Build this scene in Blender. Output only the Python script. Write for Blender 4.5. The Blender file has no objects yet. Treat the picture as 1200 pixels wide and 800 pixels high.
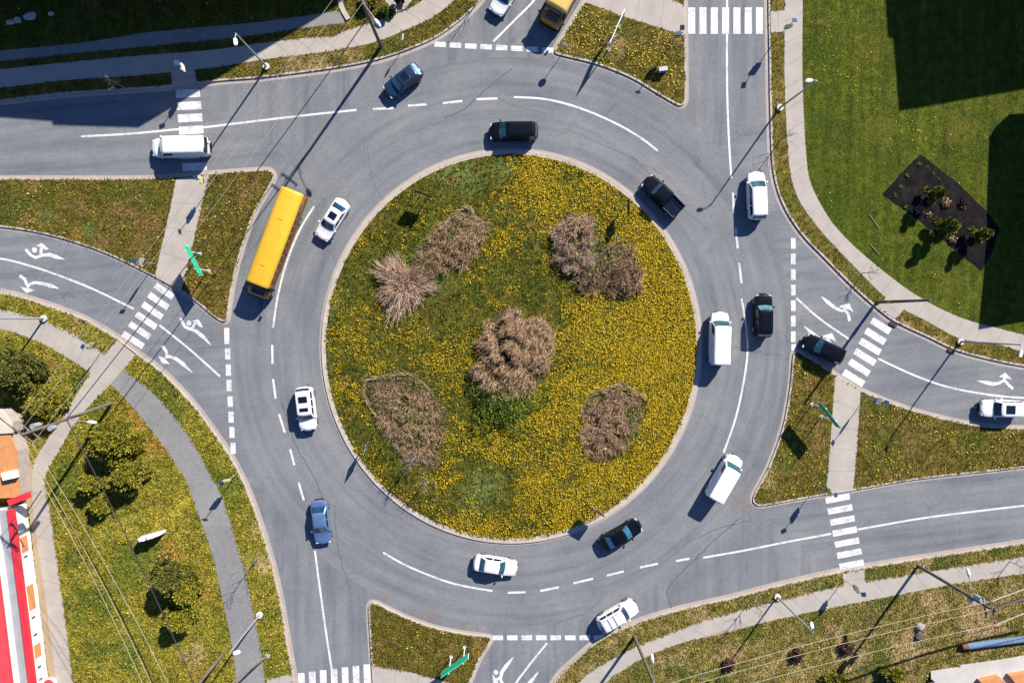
import bpy, bmesh, math, random
import numpy as np
from mathutils import Vector, Matrix
from mathutils.geometry import tessellate_polygon

random.seed(7)
rng = np.random.default_rng(11)
SC = bpy.context.scene
COL = SC.collection

# ------------------------------------------------------------------ camera
H = 75.0
F = 795.0                                   # focal length in photo pixels (1200 wide)
fw = Vector((17 / F, -30 / F, -1)).normalized()
rt = (Vector((1, 0, 0)) - fw * fw.x).normalized()
up = rt.cross(fw)


def W(px, py, h=0.0):
    """photo pixel -> world point on the plane z = h"""
    d = fw * F + rt * (px - 600) + up * (400 - py)
    t = (h - H) / d.z
    return Vector((d.x * t, d.y * t, h))


def G(pts):
    return [W(p[0], p[1]).xy for p in pts]


cam = bpy.data.cameras.new('camera')
camo = bpy.data.objects.new('camera', cam)
COL.objects.link(camo)
m = Matrix((rt, up, -fw)).transposed().to_4x4()
m.translation = (0, 0, H)
camo.matrix_world = m
cam.sensor_fit = 'HORIZONTAL'
cam.angle = 2 * math.atan(600 / F)
cam.clip_start = 0.5
cam.clip_end = 5000
SC.camera = camo

# ------------------------------------------------------------------ light
EL = math.radians(34.0)
saz = Vector((0.575, 0.818)).normalized()
sd = Vector((-saz.x * math.cos(EL), -saz.y * math.cos(EL), -math.sin(EL)))
sl = bpy.data.lights.new('sun', 'SUN')
sl.energy = 5.0
sl.angle = math.radians(0.5)
sl.color = (1.0, 0.94, 0.85)
so = bpy.data.objects.new('sun', sl)
COL.objects.link(so)
so.rotation_euler = sd.to_track_quat('-Z', 'Y').to_euler()
so.location = (60, 80, 90)
wd = bpy.data.worlds.new('World')
SC.world = wd
wd.use_nodes = True
nt = wd.node_tree
sky = nt.nodes.new('ShaderNodeTexSky')
sky.sky_type = 'NISHITA'
sky.sun_disc = False
sky.sun_elevation = EL
sky.sun_rotation = math.atan2(saz.x, saz.y)
sky.air_density = 1.0
sky.dust_density = 0.3
sky.ozone_density = 4.0
bg = nt.nodes['Background']
bg.inputs['Strength'].default_value = 0.058
tint = nt.nodes.new('ShaderNodeMix')
tint.data_type = 'RGBA'
tint.blend_type = 'MULTIPLY'
tint.inputs[0].default_value = 1
tint.inputs[7].default_value = (0.78, 0.94, 1.28, 1)
nt.links.new(sky.outputs[0], tint.inputs[6])
nt.links.new(tint.outputs[2], bg.inputs[0])
SC.view_settings.view_transform = 'Standard'
SC.view_settings.look = 'None'
SC.view_settings.gamma = 1
SC.view_settings.use_curve_mapping = False
SC.view_settings.exposure = 1.12
SC.cycles.max_bounces = 6

# ------------------------------------------------------------------ materials


def new_mat(name):
    mt = bpy.data.materials.new(name)
    mt.use_nodes = True
    return mt, mt.node_tree, mt.node_tree.nodes['Principled BSDF']


def nd(t, kind, **kw):
    n = t.nodes.new(kind)
    for k, v in kw.items():
        setattr(n, k, v)
    return n


def ramp(t, fac, stops, interp='LINEAR'):
    r = nd(t, 'ShaderNodeValToRGB')
    cr = r.color_ramp
    cr.interpolation = interp
    while len(cr.elements) < len(stops):
        cr.elements.new(0.5)
    for e, (p, c) in zip(cr.elements, stops):
        e.position = p
        e.color = (*c, 1) if len(c) == 3 else c
    t.links.new(fac, r.inputs[0])
    return r.outputs[0]


def noise(t, vec, scale, detail=4, rough=0.6, dist=0.0):
    n = nd(t, 'ShaderNodeTexNoise')
    n.inputs['Scale'].default_value = scale
    n.inputs['Detail'].default_value = detail
    n.inputs['Roughness'].default_value = rough
    n.inputs['Distortion'].default_value = dist
    if vec is not None:
        t.links.new(vec, n.inputs['Vector'])
    return n.outputs['Fac']


def mix(t, fac, a, b, mode='MIX'):
    n = nd(t, 'ShaderNodeMix', data_type='RGBA', blend_type=mode)
    if isinstance(fac, (int, float)):
        n.inputs[0].default_value = fac
    else:
        t.links.new(fac, n.inputs[0])
    for i, v in ((6, a), (7, b)):
        if isinstance(v, tuple):
            n.inputs[i].default_value = (*v, 1)
        else:
            t.links.new(v, n.inputs[i])
    return n.outputs[2]


def math_(t, op, a, b=None, clamp=False):
    n = nd(t, 'ShaderNodeMath', operation=op, use_clamp=clamp)
    for i, v in enumerate((a, b)):
        if v is None:
            continue
        if isinstance(v, (int, float)):
            n.inputs[i].default_value = v
        else:
            t.links.new(v, n.inputs[i])
    return n.outputs[0]


def pos(t):
    return nd(t, 'ShaderNodeNewGeometry').outputs['Position']


def bump(t, b, h, strength=0.3, dist=0.05):
    n = nd(t, 'ShaderNodeBump')
    n.inputs['Strength'].default_value = strength
    n.inputs['Distance'].default_value = dist
    t.links.new(h, n.inputs['Height'])
    t.links.new(n.outputs[0], b.inputs['Normal'])


MATS = {}


def simple(name, col, rough=0.6, metal=0.0, coat=0.0, var=0.12, scale=6.0, spec=None):
    """plain material with a little uneven wear"""
    if name in MATS:
        return MATS[name]
    mt, t, b = new_mat(name)
    tc = nd(t, 'ShaderNodeTexCoord').outputs['Object']
    f = noise(t, tc, scale, 5)
    lo = tuple(max(0, c * (1 - var)) for c in col)
    hi = tuple(min(1, c * (1 + var)) for c in col)
    t.links.new(ramp(t, f, [(0.3, lo), (0.7, hi)]), b.inputs['Base Color'])
    b.inputs['Roughness'].default_value = rough
    b.inputs['Metallic'].default_value = metal
    b.inputs['Coat Weight'].default_value = coat
    b.inputs['Coat Roughness'].default_value = 0.08
    if spec is not None:
        b.inputs['Specular IOR Level'].default_value = spec
    MATS[name] = mt
    return mt


ZG_ = 0.12


def grass_mat(name, dark, mid, light, dry, dry_amt=0.5, green=None, green_amt=0.0, stripes=None, blade=False, spots=()):
    mt, t, b = new_mat(name)
    p = pos(t)
    n1 = noise(t, p, 0.13, 3, 0.55)
    n2 = noise(t, p, 1.1, 5, 0.65)
    n3 = noise(t, p, 5.5, 4, 0.75)
    n4 = noise(t, p, 0.32, 4, 0.6, 0.4)
    a = math_(t, 'ADD', math_(t, 'MULTIPLY', n2, 0.5), math_(t, 'MULTIPLY', n3, 0.5))
    c = ramp(t, a, [(0.36, dark), (0.5, mid), (0.64, light)])
    dm = ramp(t, math_(t, 'ADD', math_(t, 'MULTIPLY', n4, 0.7), math_(t, 'MULTIPLY', n2, 0.3)),
              [(0.66 - 0.22 * dry_amt, (0, 0, 0)), (0.74 - 0.18 * dry_amt, (1, 1, 1))])
    dc = mix(t, n3, tuple(x * 0.5 for x in dry), tuple(min(1, x * 1.5) for x in dry))
    c = mix(t, math_(t, 'MULTIPLY', dm, 0.75), c, dc)
    if green:
        gm = ramp(t, n1, [(0.62 - 0.2 * green_amt, (0, 0, 0)), (0.72 - 0.2 * green_amt, (1, 1, 1))])
        gc = mix(t, n3, tuple(x * 0.55 for x in green), tuple(x * 1.4 for x in green))
        c = mix(t, math_(t, 'MULTIPLY', gm, 0.7), c, gc)
    if stripes:
        mp = nd(t, 'ShaderNodeMapping')
        mp.inputs['Rotation'].default_value = (0, 0, math.radians(stripes))
        mp.inputs['Scale'].default_value = (1.4, 0.10, 1)
        t.links.new(p, mp.inputs[0])
        s = noise(t, mp.outputs[0], 1.0, 3, 0.6)
        c = mix(t, 0.55, c, ramp(t, s, [(0.35, (0.35, 0.35, 0.35)), (0.65, (0.75, 0.75, 0.70))]), 'OVERLAY')
    if spots:
        ns = noise(t, p, 0.8, 4, 0.7, 0.5)
        for (px_, py_, r_m, col_, a_) in spots:
            q_ = W(px_, py_)
            v_ = nd(t, 'ShaderNodeVectorMath', operation='DISTANCE')
            t.links.new(p, v_.inputs[0])
            v_.inputs[1].default_value = (q_.x, q_.y, ZG_)
            f_ = math_(t, 'ADD', math_(t, 'MULTIPLY', v_.outputs['Value'], 1 / r_m), math_(t, 'MULTIPLY', ns, 1.3))
            cc = mix(t, n3, tuple(x * 0.6 for x in col_), tuple(min(1, x * 1.4) for x in col_))
            c = mix(t, ramp(t, f_, [(0.75, (a_, a_, a_)), (1.75, (0, 0, 0))]), c, cc)
    if blade:
        r_ = nd(t, 'ShaderNodeNewGeometry').outputs['Random Per Island']
        c = mix(t, 1.0, c, ramp(t, r_, [(0, (0.55, 0.6, 0.55)), (.5, (1.02, 1.02, 1.0)), (.85, (1.4, 1.35, 1.3)), (1, (1.8, 1.65, 1.7))]), 'MULTIPLY')
    t.links.new(c, b.inputs['Base Color'])
    b.inputs['Roughness'].default_value = 0.95
    b.inputs['Specular IOR Level'].default_value = 0.1
    if not blade:
        bump(t, b, n3, 0.8, 0.12)
    MATS[name] = mt
    return mt


def leaf_mat(name, stops, rough=0.75):
    """colour varies leaf by leaf (a random value per loose piece)"""
    mt, t, b = new_mat(name)
    r = nd(t, 'ShaderNodeNewGeometry').outputs['Random Per Island']
    t.links.new(ramp(t, r, stops), b.inputs['Base Color'])
    b.inputs['Roughness'].default_value = rough
    b.inputs['Specular IOR Level'].default_value = 0.15
    MATS[name] = mt
    return mt


def asphalt_mat(name, base, ring=True):
    mt, t, b = new_mat(name)
    p = pos(t)
    sx = nd(t, 'ShaderNodeSeparateXYZ')
    t.links.new(p, sx.inputs[0])
    x, y = sx.outputs[0], sx.outputs[1]
    fine = noise(t, p, 9.0, 3, 0.8)
    patch = noise(t, p, 0.16, 5, 0.6, 0.5)
    mid = noise(t, p, 0.9, 4, 0.6)
    c = ramp(t, fine, [(0.3, tuple(v * 0.74 for v in base)), (0.7, tuple(v * 1.26 for v in base))])
    sp_ = noise(t, p, 2.6, 6, 0.8)
    c = mix(t, 1.0, c, ramp(t, sp_, [(0.3, (0.86, 0.86, 0.86)), (0.7, (1.13, 1.13, 1.12))]), 'MULTIPLY')
    c = mix(t, 1.0, c, ramp(t, patch, [(0.3, (0.84, 0.84, 0.87)), (0.7, (1.12, 1.10, 1.06))]), 'MULTIPLY')
    c = mix(t, 1.0, c, ramp(t, mid, [(0.25, (0.93, 0.93, 0.93)), (0.75, (1.05, 1.05, 1.05))]), 'MULTIPLY')
    if ring:
        cx, cy = RINGC
        dx = math_(t, 'SUBTRACT', x, cx)
        dy = math_(t, 'SUBTRACT', y, cy)
        r = math_(t, 'SQRT', math_(t, 'ADD', math_(t, 'MULTIPLY', dx, dx), math_(t, 'MULTIPLY', dy, dy)))
        th = math_(t, 'ARCTAN2', dy, dx)

        def streak(u, v, su, sv):
            cb = nd(t, 'ShaderNodeCombineXYZ')
            t.links.new(math_(t, 'MULTIPLY', u, su), cb.inputs[0])
            t.links.new(math_(t, 'MULTIPLY', v, sv), cb.inputs[1])
            return noise(t, cb.outputs[0], 1.0, 4, 0.6)
        s1 = streak(r, th, 0.95, 1.6)
        s2 = streak(x, y, 0.8, 0.05)
        s3 = streak(math_(t, 'ADD', y, math_(t, 'MULTIPLY', x, -0.1)), x, 0.9, 0.05)
        inring = math_(t, 'GREATER_THAN', 31.5, r)
        vert = math_(t, 'GREATER_THAN', math_(t, 'ABSOLUTE', y), math_(t, 'ABSOLUTE', math_(t, 'MULTIPLY', x, 0.75)))
        so_ = nd(t, 'ShaderNodeMix', data_type='FLOAT')
        t.links.new(vert, so_.inputs[0]); t.links.new(s3, so_.inputs[2]); t.links.new(s2, so_.inputs[3])
        sr = nd(t, 'ShaderNodeMix', data_type='FLOAT')
        t.links.new(inring, sr.inputs[0]); t.links.new(so_.outputs[0], sr.inputs[2]); t.links.new(s1, sr.inputs[3])
        c = mix(t, 1.0, c, ramp(t, sr.outputs[0], [(0.3, (0.76, 0.77, 0.79)), (0.48, (0.98, 0.98, 0.98)), (0.7, (1.16, 1.13, 1.09))]), 'MULTIPLY')
        # hairline cracks
        v = nd(t, 'ShaderNodeTexVoronoi', feature='DISTANCE_TO_EDGE')
        v.inputs['Scale'].default_value = 0.11
        ds = nd(t, 'ShaderNodeMix', data_type='VECTOR')
        ds.inputs[0].default_value = 0.9
        nz = nd(t, 'ShaderNodeTexNoise')
        nz.inputs['Scale'].default_value = 0.5
        nz.inputs['Detail'].default_value = 5
        t.links.new(p, nz.inputs['Vector'])
        va = nd(t, 'ShaderNodeVectorMath', operation='MULTIPLY_ADD')
        va.inputs[1].default_value = (3.0, 3.0, 0)
        t.links.new(nz.outputs['Color'], va.inputs[0])
        t.links.new(p, va.inputs[2])
        t.links.new(va.outputs[0], v.inputs['Vector'])
        cr = ramp(t, v.outputs['Distance'], [(0.0, (0.80, 0.80, 0.82)), (0.010, (1, 1, 1))])
        ck = ramp(t, noise(t, p, 0.05, 2), [(0.5, (0, 0, 0)), (0.6, (1, 1, 1))])
        c = mix(t, ck, c, mix(t, 1.0, c, cr, 'MULTIPLY'))
    if ring:
        dn = noise(t, p, 0.7, 5, 0.7, 0.6)
        for (px_, py_, r_, a_) in ((505, 718, 3.6, .5), (450, 700, 2.6, .45), (545, 738, 3.0, .5), (868, 590, 3.4, .5), (895, 560, 2.4, .4), (905, 520, 2.2, .35), (812, 128, 3.2, .5), (770, 118, 2.4, .35), (262, 385, 2.0, .45), (560, 765, 2.0, .4), (318, 240, 2.0, .4), (300, 300, 1.8, .4), (285, 202, 2.4, .4), (668, 30, 2.0, .4), (930, 400, 1.6, .4), (640, 70, 1.8, .3)):
            q_ = W(px_, py_)
            v_ = nd(t, 'ShaderNodeVectorMath', operation='DISTANCE')
            t.links.new(p, v_.inputs[0])
            v_.inputs[1].default_value = (q_.x, q_.y, 0)
            f_ = math_(t, 'ADD', math_(t, 'MULTIPLY', v_.outputs['Value'], 1 / r_), math_(t, 'MULTIPLY', dn, .9))
            c = mix(t, ramp(t, f_, [(0.55, (a_, a_, a_)), (1.35, (0, 0, 0))]), c, (0.155, 0.125, 0.108))
    t.links.new(c, b.inputs['Base Color'])
    b.inputs['Roughness'].default_value = 0.9
    b.inputs['Specular IOR Level'].default_value = 0.25
    bump(t, b, fine, 0.25, 0.01)
    MATS[name] = mt
    return mt


def paint_line_mat():
    mt, t, b = new_mat('road_paint')
    p = pos(t)
    w = math_(t, 'ADD', math_(t, 'MULTIPLY', noise(t, p, 3.5, 6, 0.78), .62), math_(t, 'MULTIPLY', noise(t, p, 0.8, 4, 0.65), .38))
    c = ramp(t, w, [(0.34, (0.19, 0.20, 0.21)), (0.44, (0.36, 0.36, 0.36)), (0.50, (0.50, 0.50, 0.49)), (0.66, (0.62, 0.62, 0.60))])
    t.links.new(c, b.inputs['Base Color'])
    b.inputs['Roughness'].default_value = 0.7
    MATS['road_paint'] = mt
    return mt


def concrete_mat(name, base, joint=None):
    mt, t, b = new_mat(name)
    p = pos(t)
    n1 = noise(t, p, 0.5, 5, 0.65)
    n2 = noise(t, p, 7.0, 3, 0.7)
    c = ramp(t, n1, [(0.3, tuple(v * 0.88 for v in base)), (0.7, tuple(min(1, v * 1.1) for v in base))])
    c = mix(t, 1.0, c, ramp(t, n2, [(0.3, (0.9, 0.9, 0.9)), (0.7, (1.07, 1.07, 1.07))]), 'MULTIPLY')
    st = noise(t, p, 1.7, 6, 0.75)
    c = mix(t, ramp(t, st, [(0.62, (0, 0, 0)), (0.75, (0.35, 0.35, 0.35))]), c, tuple(v * 0.6 for v in base))
    t.links.new(c, b.inputs['Base Color'])
    b.inputs['Roughness'].default_value = 0.85
    b.inputs['Specular IOR Level'].default_value = 0.2
    MATS[name] = mt
    return mt


RINGC = tuple(W(599, 406).xy)
M_ASPH = asphalt_mat('asphalt', (0.147, 0.155, 0.166))
M_TRAIL = asphalt_mat('trail_asphalt', (0.188, 0.186, 0.181), ring=False)
M_PAINT = paint_line_mat()
M_WALK = concrete_mat('sidewalk_concrete', (0.325, 0.290, 0.252))
M_KERB = concrete_mat('kerb_concrete', (0.37, 0.32, 0.27))
M_JOINT = concrete_mat('joint_concrete', (0.17, 0.15, 0.132))  # own dark colour of the kerb and paving joints
M_GUT = concrete_mat('gutter_concrete', (0.31, 0.268, 0.232))
G_ISL = ((0.030, 0.038, 0.006), (0.072, 0.074, 0.010), (0.135, 0.120, 0.016), (0.160, 0.105, 0.026), 0.45, (0.080, 0.105, 0.020), 0.30)
G_VERGE = ((0.045, 0.040, 0.008), (0.110, 0.090, 0.016), (0.195, 0.152, 0.030), (0.20, 0.125, 0.045), 0.62, (0.070, 0.092, 0.014), 0.42)
G_DRY = ((0.080, 0.074, 0.009), (0.200, 0.178, 0.022), (0.32, 0.270, 0.044), (0.30, 0.170, 0.040), 0.50, (0.085, 0.125, 0.018), 0.55)
G_SLOPE = ((0.060, 0.055, 0.012), (0.175, 0.145, 0.034), (0.30, 0.245, 0.080), (0.35, 0.245, 0.115), 0.72, (0.085, 0.105, 0.018), 0.42)
G_LAWN = ((0.026, 0.038, 0.003), (0.055, 0.070, 0.006), (0.095, 0.105, 0.013), (0.10, 0.090, 0.018), 0.30, (0.033, 0.054, 0.006), 0.35)
PG, BR, DG = (0.105, 0.132, 0.034), (0.20, 0.115, 0.045), (0.040, 0.058, 0.008)
OR, YL, TN, GR = (0.33, 0.185, 0.045), (0.34, 0.27, 0.035), (0.40, 0.285, 0.14), (0.065, 0.098, 0.014)
S_ISL = ((770, 430, 13, (0.20, 0.155, 0.012), .75), (720, 560, 9, (0.19, 0.145, 0.012), .65), (640, 570, 8, (0.17, 0.135, 0.012), .55), (770, 320, 8, (0.18, 0.14, 0.012), .6), (650, 230, 8, (0.15, 0.125, 0.012), .5), (420, 380, 6, (0.15, 0.115, 0.012), .5), (500, 400, 6, (0.13, 0.11, 0.012), .4), (570, 568, 7, PG, .95), (545, 205, 7, PG, .9), (590, 196, 5, PG, .8), (552, 592, 5, PG, .8), (520, 205, 4, PG, .7), (557, 345, 6, DG, .6), (622, 338, 5, DG, .7), (452, 292, 4.5, DG, .6), (545, 470, 4.5, DG, .6), (415, 555, 3.5, BR, .7), (402, 450, 3, BR, .6), (530, 212, 2.5, BR, .6), (455, 225, 3, BR, .4), (470, 590, 3, BR, .5), (750, 265, 2.5, BR, .5), (705, 600, 3, BR, .5))
S_VERGE = ((105, 272, 3.6, PG, .8), (52, 258, 3.6, PG, .8), (250, 240, 3.2, GR, .7), (30, 235, 4, GR, .5), (175, 262, 5, BR, .7), (90, 278, 3, OR, .45), (135, 245, 3.5, BR, .5), (370, 76, 5, TN, .5), (345, 80, 5, TN, .5), (410, 66, 4, TN, .5), (900, 560, 4, TN, .5), (920, 540, 3, GR, .7), (725, 50, 4, TN, .4), (480, 760, 4, GR, .4), (560, 765, 3, OR, .4), (1150, 530, 6, GR, .3), (1060, 385, 3, TN, .7), (1100, 402, 3, TN, .7), (912, 120, 3, TN, .4), (1000, 345, 3, TN, .4))
S_DRY = ((163, 490, 5.5, OR, .65), (183, 520, 5.5, OR, .55), (203, 652, 5, OR, .65), (235, 690, 5, OR, .6), (228, 765, 4.5, TN, .6), (212, 595, 5, YL, .8), (150, 622, 6, YL, .7), (190, 610, 4, YL, .7), (60, 425, 3.5, OR, .6), (225, 720, 4, YL, .6), (105, 700, 6.5, GR, .75), (112, 760, 6, GR, .65), (85, 655, 4, GR, .7), (92, 442, 3.5, GR, .8), (150, 740, 4.5, YL, .5), (135, 640, 3, GR, .4), (310, 660, 4.5, TN, .65), (300, 620, 3.5, TN, .5), (205, 455, 3.5, GR, .5), (320, 720, 4, GR, .5), (90, 385, 4, TN, .4))
S_SLOPE = ((1062, 762, 7, TN, .85), (1150, 735, 9, TN, .85), (1000, 768, 6, TN, .6), (1090, 705, 5, TN, .6), (1180, 690, 5, TN, .5), (940, 790, 5, TN, .4), (800, 785, 7, GR, .7), (950, 722, 5, GR, .75), (880, 738, 5, GR, .7), (845, 793, 5, GR, .6), (1030, 700, 4, GR, .5), (1100, 660, 5, GR, .8), (1170, 645, 5, GR, .7), (960, 690, 5, GR, .8), (880, 700, 5, GR, .6), (720, 775, 4, BR, .5), (690, 785, 4, TN, .5))
S_LAWN = ((1020, 60, 6, (0.10, 0.085, 0.012), .6), (1030, 150, 6, (0.10, 0.09, 0.012), .5), (960, 60, 6, (0.034, 0.056, 0.005), .6), (980, 240, 8, (0.036, 0.060, 0.005), .6), (1120, 150, 6, (0.11, 0.095, 0.014), .6), (1110, 330, 5, (0.10, 0.095, 0.012), .5))
M_ISL = grass_mat('island_grass', *G_ISL, spots=S_ISL)
M_VERGE = grass_mat('verge_grass', *G_VERGE, spots=S_VERGE)
M_DRY = grass_mat('dry_bank_grass', *G_DRY, spots=S_DRY)
M_SLOPE = grass_mat('slope_grass', *G_SLOPE, spots=S_SLOPE)
M_LAWN = grass_mat('mown_lawn', *G_LAWN, spots=S_LAWN, stripes=20)
M_TERR = grass_mat('terrain_grass', (0.035, 0.045, 0.008), (0.07, 0.075, 0.012), (0.11, 0.10, 0.02), (0.12, 0.085, 0.03), 0.4)

# ------------------------------------------------------------------ object helpers


def mesh_obj(name, verts, faces, mat, parent=None, smooth=False, angle=40):
    me = bpy.data.meshes.new(name)
    me.from_pydata([tuple(v) for v in verts], [], [tuple(f) for f in faces])
    me.materials.append(mat)
    if smooth:
        me.polygons.foreach_set('use_smooth', [True] * len(me.polygons))
        me.set_sharp_from_angle(angle=math.radians(angle))
    me.update()
    o = bpy.data.objects.new(name, me)
    COL.objects.link(o)
    if parent:
        o.parent = parent
    return o


def np_mesh(name, V, nper, mat, parent=None):
    """many loose faces of nper corners each, from an (n*nper,3) array"""
    V = np.ascontiguousarray(V, dtype=np.float32)
    n = len(V) // nper
    me = bpy.data.meshes.new(name)
    me.vertices.add(len(V))
    me.vertices.foreach_set('co', V.ravel())
    me.loops.add(len(V))
    me.loops.foreach_set('vertex_index', np.arange(len(V), dtype=np.int32))
    me.polygons.add(n)
    me.polygons.foreach_set('loop_start', np.arange(0, len(V), nper, dtype=np.int32))
    me.materials.append(mat)
    me.update(calc_edges=True)
    me.validate()
    o = bpy.data.objects.new(name, me)
    COL.objects.link(o)
    if parent:
        o.parent = parent
    return o


def empty(name, loc, rz=0.0):
    o = bpy.data.objects.new(name, None)
    o.empty_display_size = 0.5
    COL.objects.link(o)
    o.location = loc
    o.rotation_euler = (0, 0, rz)
    return o


def tag(o, label, cat, group=None):
    o['label'] = label
    o['category'] = cat
    if group:
        o['group'] = group
    return o


def struct(o):
    o['kind'] = 'structure'
    return o


def copy_tree(o, parent=None):
    c = o.copy()
    COL.objects.link(c)
    c.parent = parent
    for ch in list(o.children):
        copy_tree(ch, c)
    return c


class MB:
    """collects simple shapes into one mesh"""

    def __init__(self):
        self.v, self.f = [], []

    def add(self, vs, fs):
        k = len(self.v)
        self.v += [tuple(v) for v in vs]
        self.f += [tuple(i + k for i in f) for f in fs]
        return self

    def box(self, x0, x1, y0, y1, z0, z1):
        vs = [(x, y, z) for z in (z0, z1) for y in (y0, y1) for x in (x0, x1)]
        return self.add(vs, [(0, 2, 3, 1), (4, 5, 7, 6), (0, 1, 5, 4), (2, 6, 7, 3), (0, 4, 6, 2), (1, 3, 7, 5)])

    def bevbox(self, x0, x1, y0, y1, z0, z1, b=0.03):
        ring = lambda i, z: [(x0 + i, y0 + b, z), (x0 + b, y0 + i, z), (x1 - b, y0 + i, z), (x1 - i, y0 + b, z),
                             (x1 - i, y1 - b, z), (x1 - b, y1 - i, z), (x0 + b, y1 - i, z), (x0 + i, y1 - b, z)]
        rs = [ring(b * .6, z0), ring(0, z0 + b), ring(0, z1 - b), ring(b * .6, z1)]
        return self.loft(rs)

    def loft(self, rings, cap=True):
        k = len(self.v)
        n = len(rings[0])
        for r in rings:
            self.v += [tuple(p) for p in r]
        for i in range(len(rings) - 1):
            for j in range(n):
                a, b = k + i * n + j, k + i * n + (j + 1) % n
                self.f.append((a, b, b + n, a + n))
        if cap:
            self.f.append(tuple(k + j for j in reversed(range(n))))
            self.f.append(tuple(k + (len(rings) - 1) * n + j for j in range(n)))
        return self

    def tube(self, pts, rad, n=8):
        """round bar along points; rad a number or one per point"""
        pts = [Vector(p) for p in pts]
        rs = [rad] * len(pts) if isinstance(rad, (int, float)) else rad
        rings = []
        for i, p in enumerate(pts):
            d = (pts[min(i + 1, len(pts) - 1)] - pts[max(i - 1, 0)]).normalized()
            a = d.cross(Vector((0, 0, 1)) if abs(d.z) < 0.9 else Vector((1, 0, 0))).normalized()
            b = d.cross(a)
            rings.append([p + (a * math.cos(2 * math.pi * k / n) + b * math.sin(2 * math.pi * k / n)) * rs[i] for k in range(n)])
        return self.loft(rings)

    def disc(self, c, r, h, n=16, axis='z'):
        c = Vector(c)
        def P(a, t):
            u, v = math.cos(a) * r, math.sin(a) * r
            return c + Vector({'z': (u, v, t), 'y': (u, t, -v), 'x': (t, u, v)}[axis])
        return self.loft([[P(2 * math.pi * k / n, 0) for k in range(n)], [P(2 * math.pi * k / n, h) for k in range(n)]])

    def build(self, name, mat, parent=None, smooth=False, angle=40):
        return mesh_obj(name, self.v, self.f, mat, parent, smooth, angle)


def smooth_px(pts, closed=False, sub=6):
    """Catmull-Rom through pixel points"""
    P = [Vector((p[0], p[1])) for p in pts]
    n = len(P)
    out = []
    for i in range(n if closed else n - 1):
        p0 = P[(i - 1) % n] if closed else P[max(i - 1, 0)]
        p1, p2 = P[i], P[(i + 1) % n]
        p3 = P[(i + 2) % n] if closed else P[min(i + 2, n - 1)]
        # centripetal-ish damping for very uneven spacing
        d = (p2 - p1).length
        t1 = (p2 - p0); t2 = (p3 - p1)
        if t1.length > 0:
            t1 = t1.normalized() * min(t1.length * 0.5, d)
        if t2.length > 0:
            t2 = t2.normalized() * min(t2.length * 0.5, d)
        for k in range(sub):
            s = k / sub
            h1 = 2 * s**3 - 3 * s**2 + 1; h2 = -2 * s**3 + 3 * s**2
            h3 = s**3 - 2 * s**2 + s; h4 = s**3 - s**2
            q = p1 * h1 + p2 * h2 + t1 * h3 + t2 * h4
            out.append((q.x, q.y))
    if not closed:
        out.append(tuple(P[-1]))
    return out


def area2(P):
    return sum(P[i][0] * P[(i + 1) % len(P)][1] - P[(i + 1) % len(P)][0] * P[i][1] for i in range(len(P)))


def sheet(name, P, z, mat, zf=None):
    """flat polygon of world xy points"""
    P = [Vector((p[0], p[1])) for p in P]
    if area2(P) < 0:
        P = P[::-1]
    tri = tessellate_polygon([[Vector((p.x, p.y, 0)) for p in P]])
    vs = [(p.x, p.y, z) for p in P]
    fs = []
    for t in tri:
        a, b, c = (P[i] for i in t)
        cr = (b - a).cross(c - a)
        fs.append(t if cr > 0 else t[::-1])
    return mesh_obj(name, vs, fs, mat)


def normals(P, closed):
    n = len(P)
    N = []
    for i in range(n):
        a = P[(i - 1) % n] if closed else P[max(i - 1, 0)]
        b = P[(i + 1) % n] if closed else P[min(i + 1, n - 1)]
        d = (Vector(b) - Vector(a))
        if d.length < 1e-9:
            d = Vector((1, 0))
        d.normalize()
        N.append(Vector((-d.y, d.x)))
    return N


def offset(P, dist, closed=False):
    return [Vector(p) + n * dist for p, n in zip(P, normals(P, closed))]


def ribbon(name, P, d0, d1, z, mat, closed=False, z1=None):
    """flat band between two offsets of a line; with z1 a solid strip from z up to z1"""
    A, B = offset(P, d0, closed), offset(P, d1, closed)
    n = len(P)
    vs, fs = [], []
    if z1 is None:
        vs = [(p.x, p.y, z) for p in A] + [(p.x, p.y, z) for p in B]
        for i in range(n if closed else n - 1):
            j = (i + 1) % n
            q = (i, j, n + j, n + i)
            fs.append(q if d1 > d0 else q[::-1])
    else:
        for Q, zz in ((A, z), (A, z1), (B, z1), (B, z)):
            vs += [(p.x, p.y, zz) for p in Q]
        for i in range(n if closed else n - 1):
            j = (i + 1) % n
            for k in range(3):
                q = (k * n + i, k * n + j, (k + 1) * n + j, (k + 1) * n + i)
                fs.append(q if d1 > d0 else q[::-1])
    return mesh_obj(name, vs, fs, mat)


def pip(X, Y, P):
    """points in polygon (numpy)"""
    inside = np.zeros(len(X), bool)
    n = len(P)
    for i in range(n):
        x0, y0 = P[i][0], P[i][1]
        x1, y1 = P[(i + 1) % n][0], P[(i + 1) % n][1]
        if y0 == y1:
            continue
        c = ((y0 > Y) != (y1 > Y)) & (X < (x1 - x0) * (Y - y0) / (y1 - y0) + x0)
        inside ^= c
    return inside


def vnoise(X, Y, scale, seed=0):
    """smooth value noise 0..1"""
    r = np.random.default_rng(seed)
    T = r.random((64, 64))
    x, y = X / scale + 1000, Y / scale + 1000
    xi, yi = np.floor(x).astype(int), np.floor(y).astype(int)
    fx, fy = x - xi, y - yi
    fx, fy = fx * fx * (3 - 2 * fx), fy * fy * (3 - 2 * fy)
    g = lambda a, b: T[a % 64, b % 64]
    return (g(xi, yi) * (1 - fx) + g(xi + 1, yi) * fx) * (1 - fy) + (g(xi, yi + 1) * (1 - fx) + g(xi + 1, yi + 1) * fx) * fy


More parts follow.
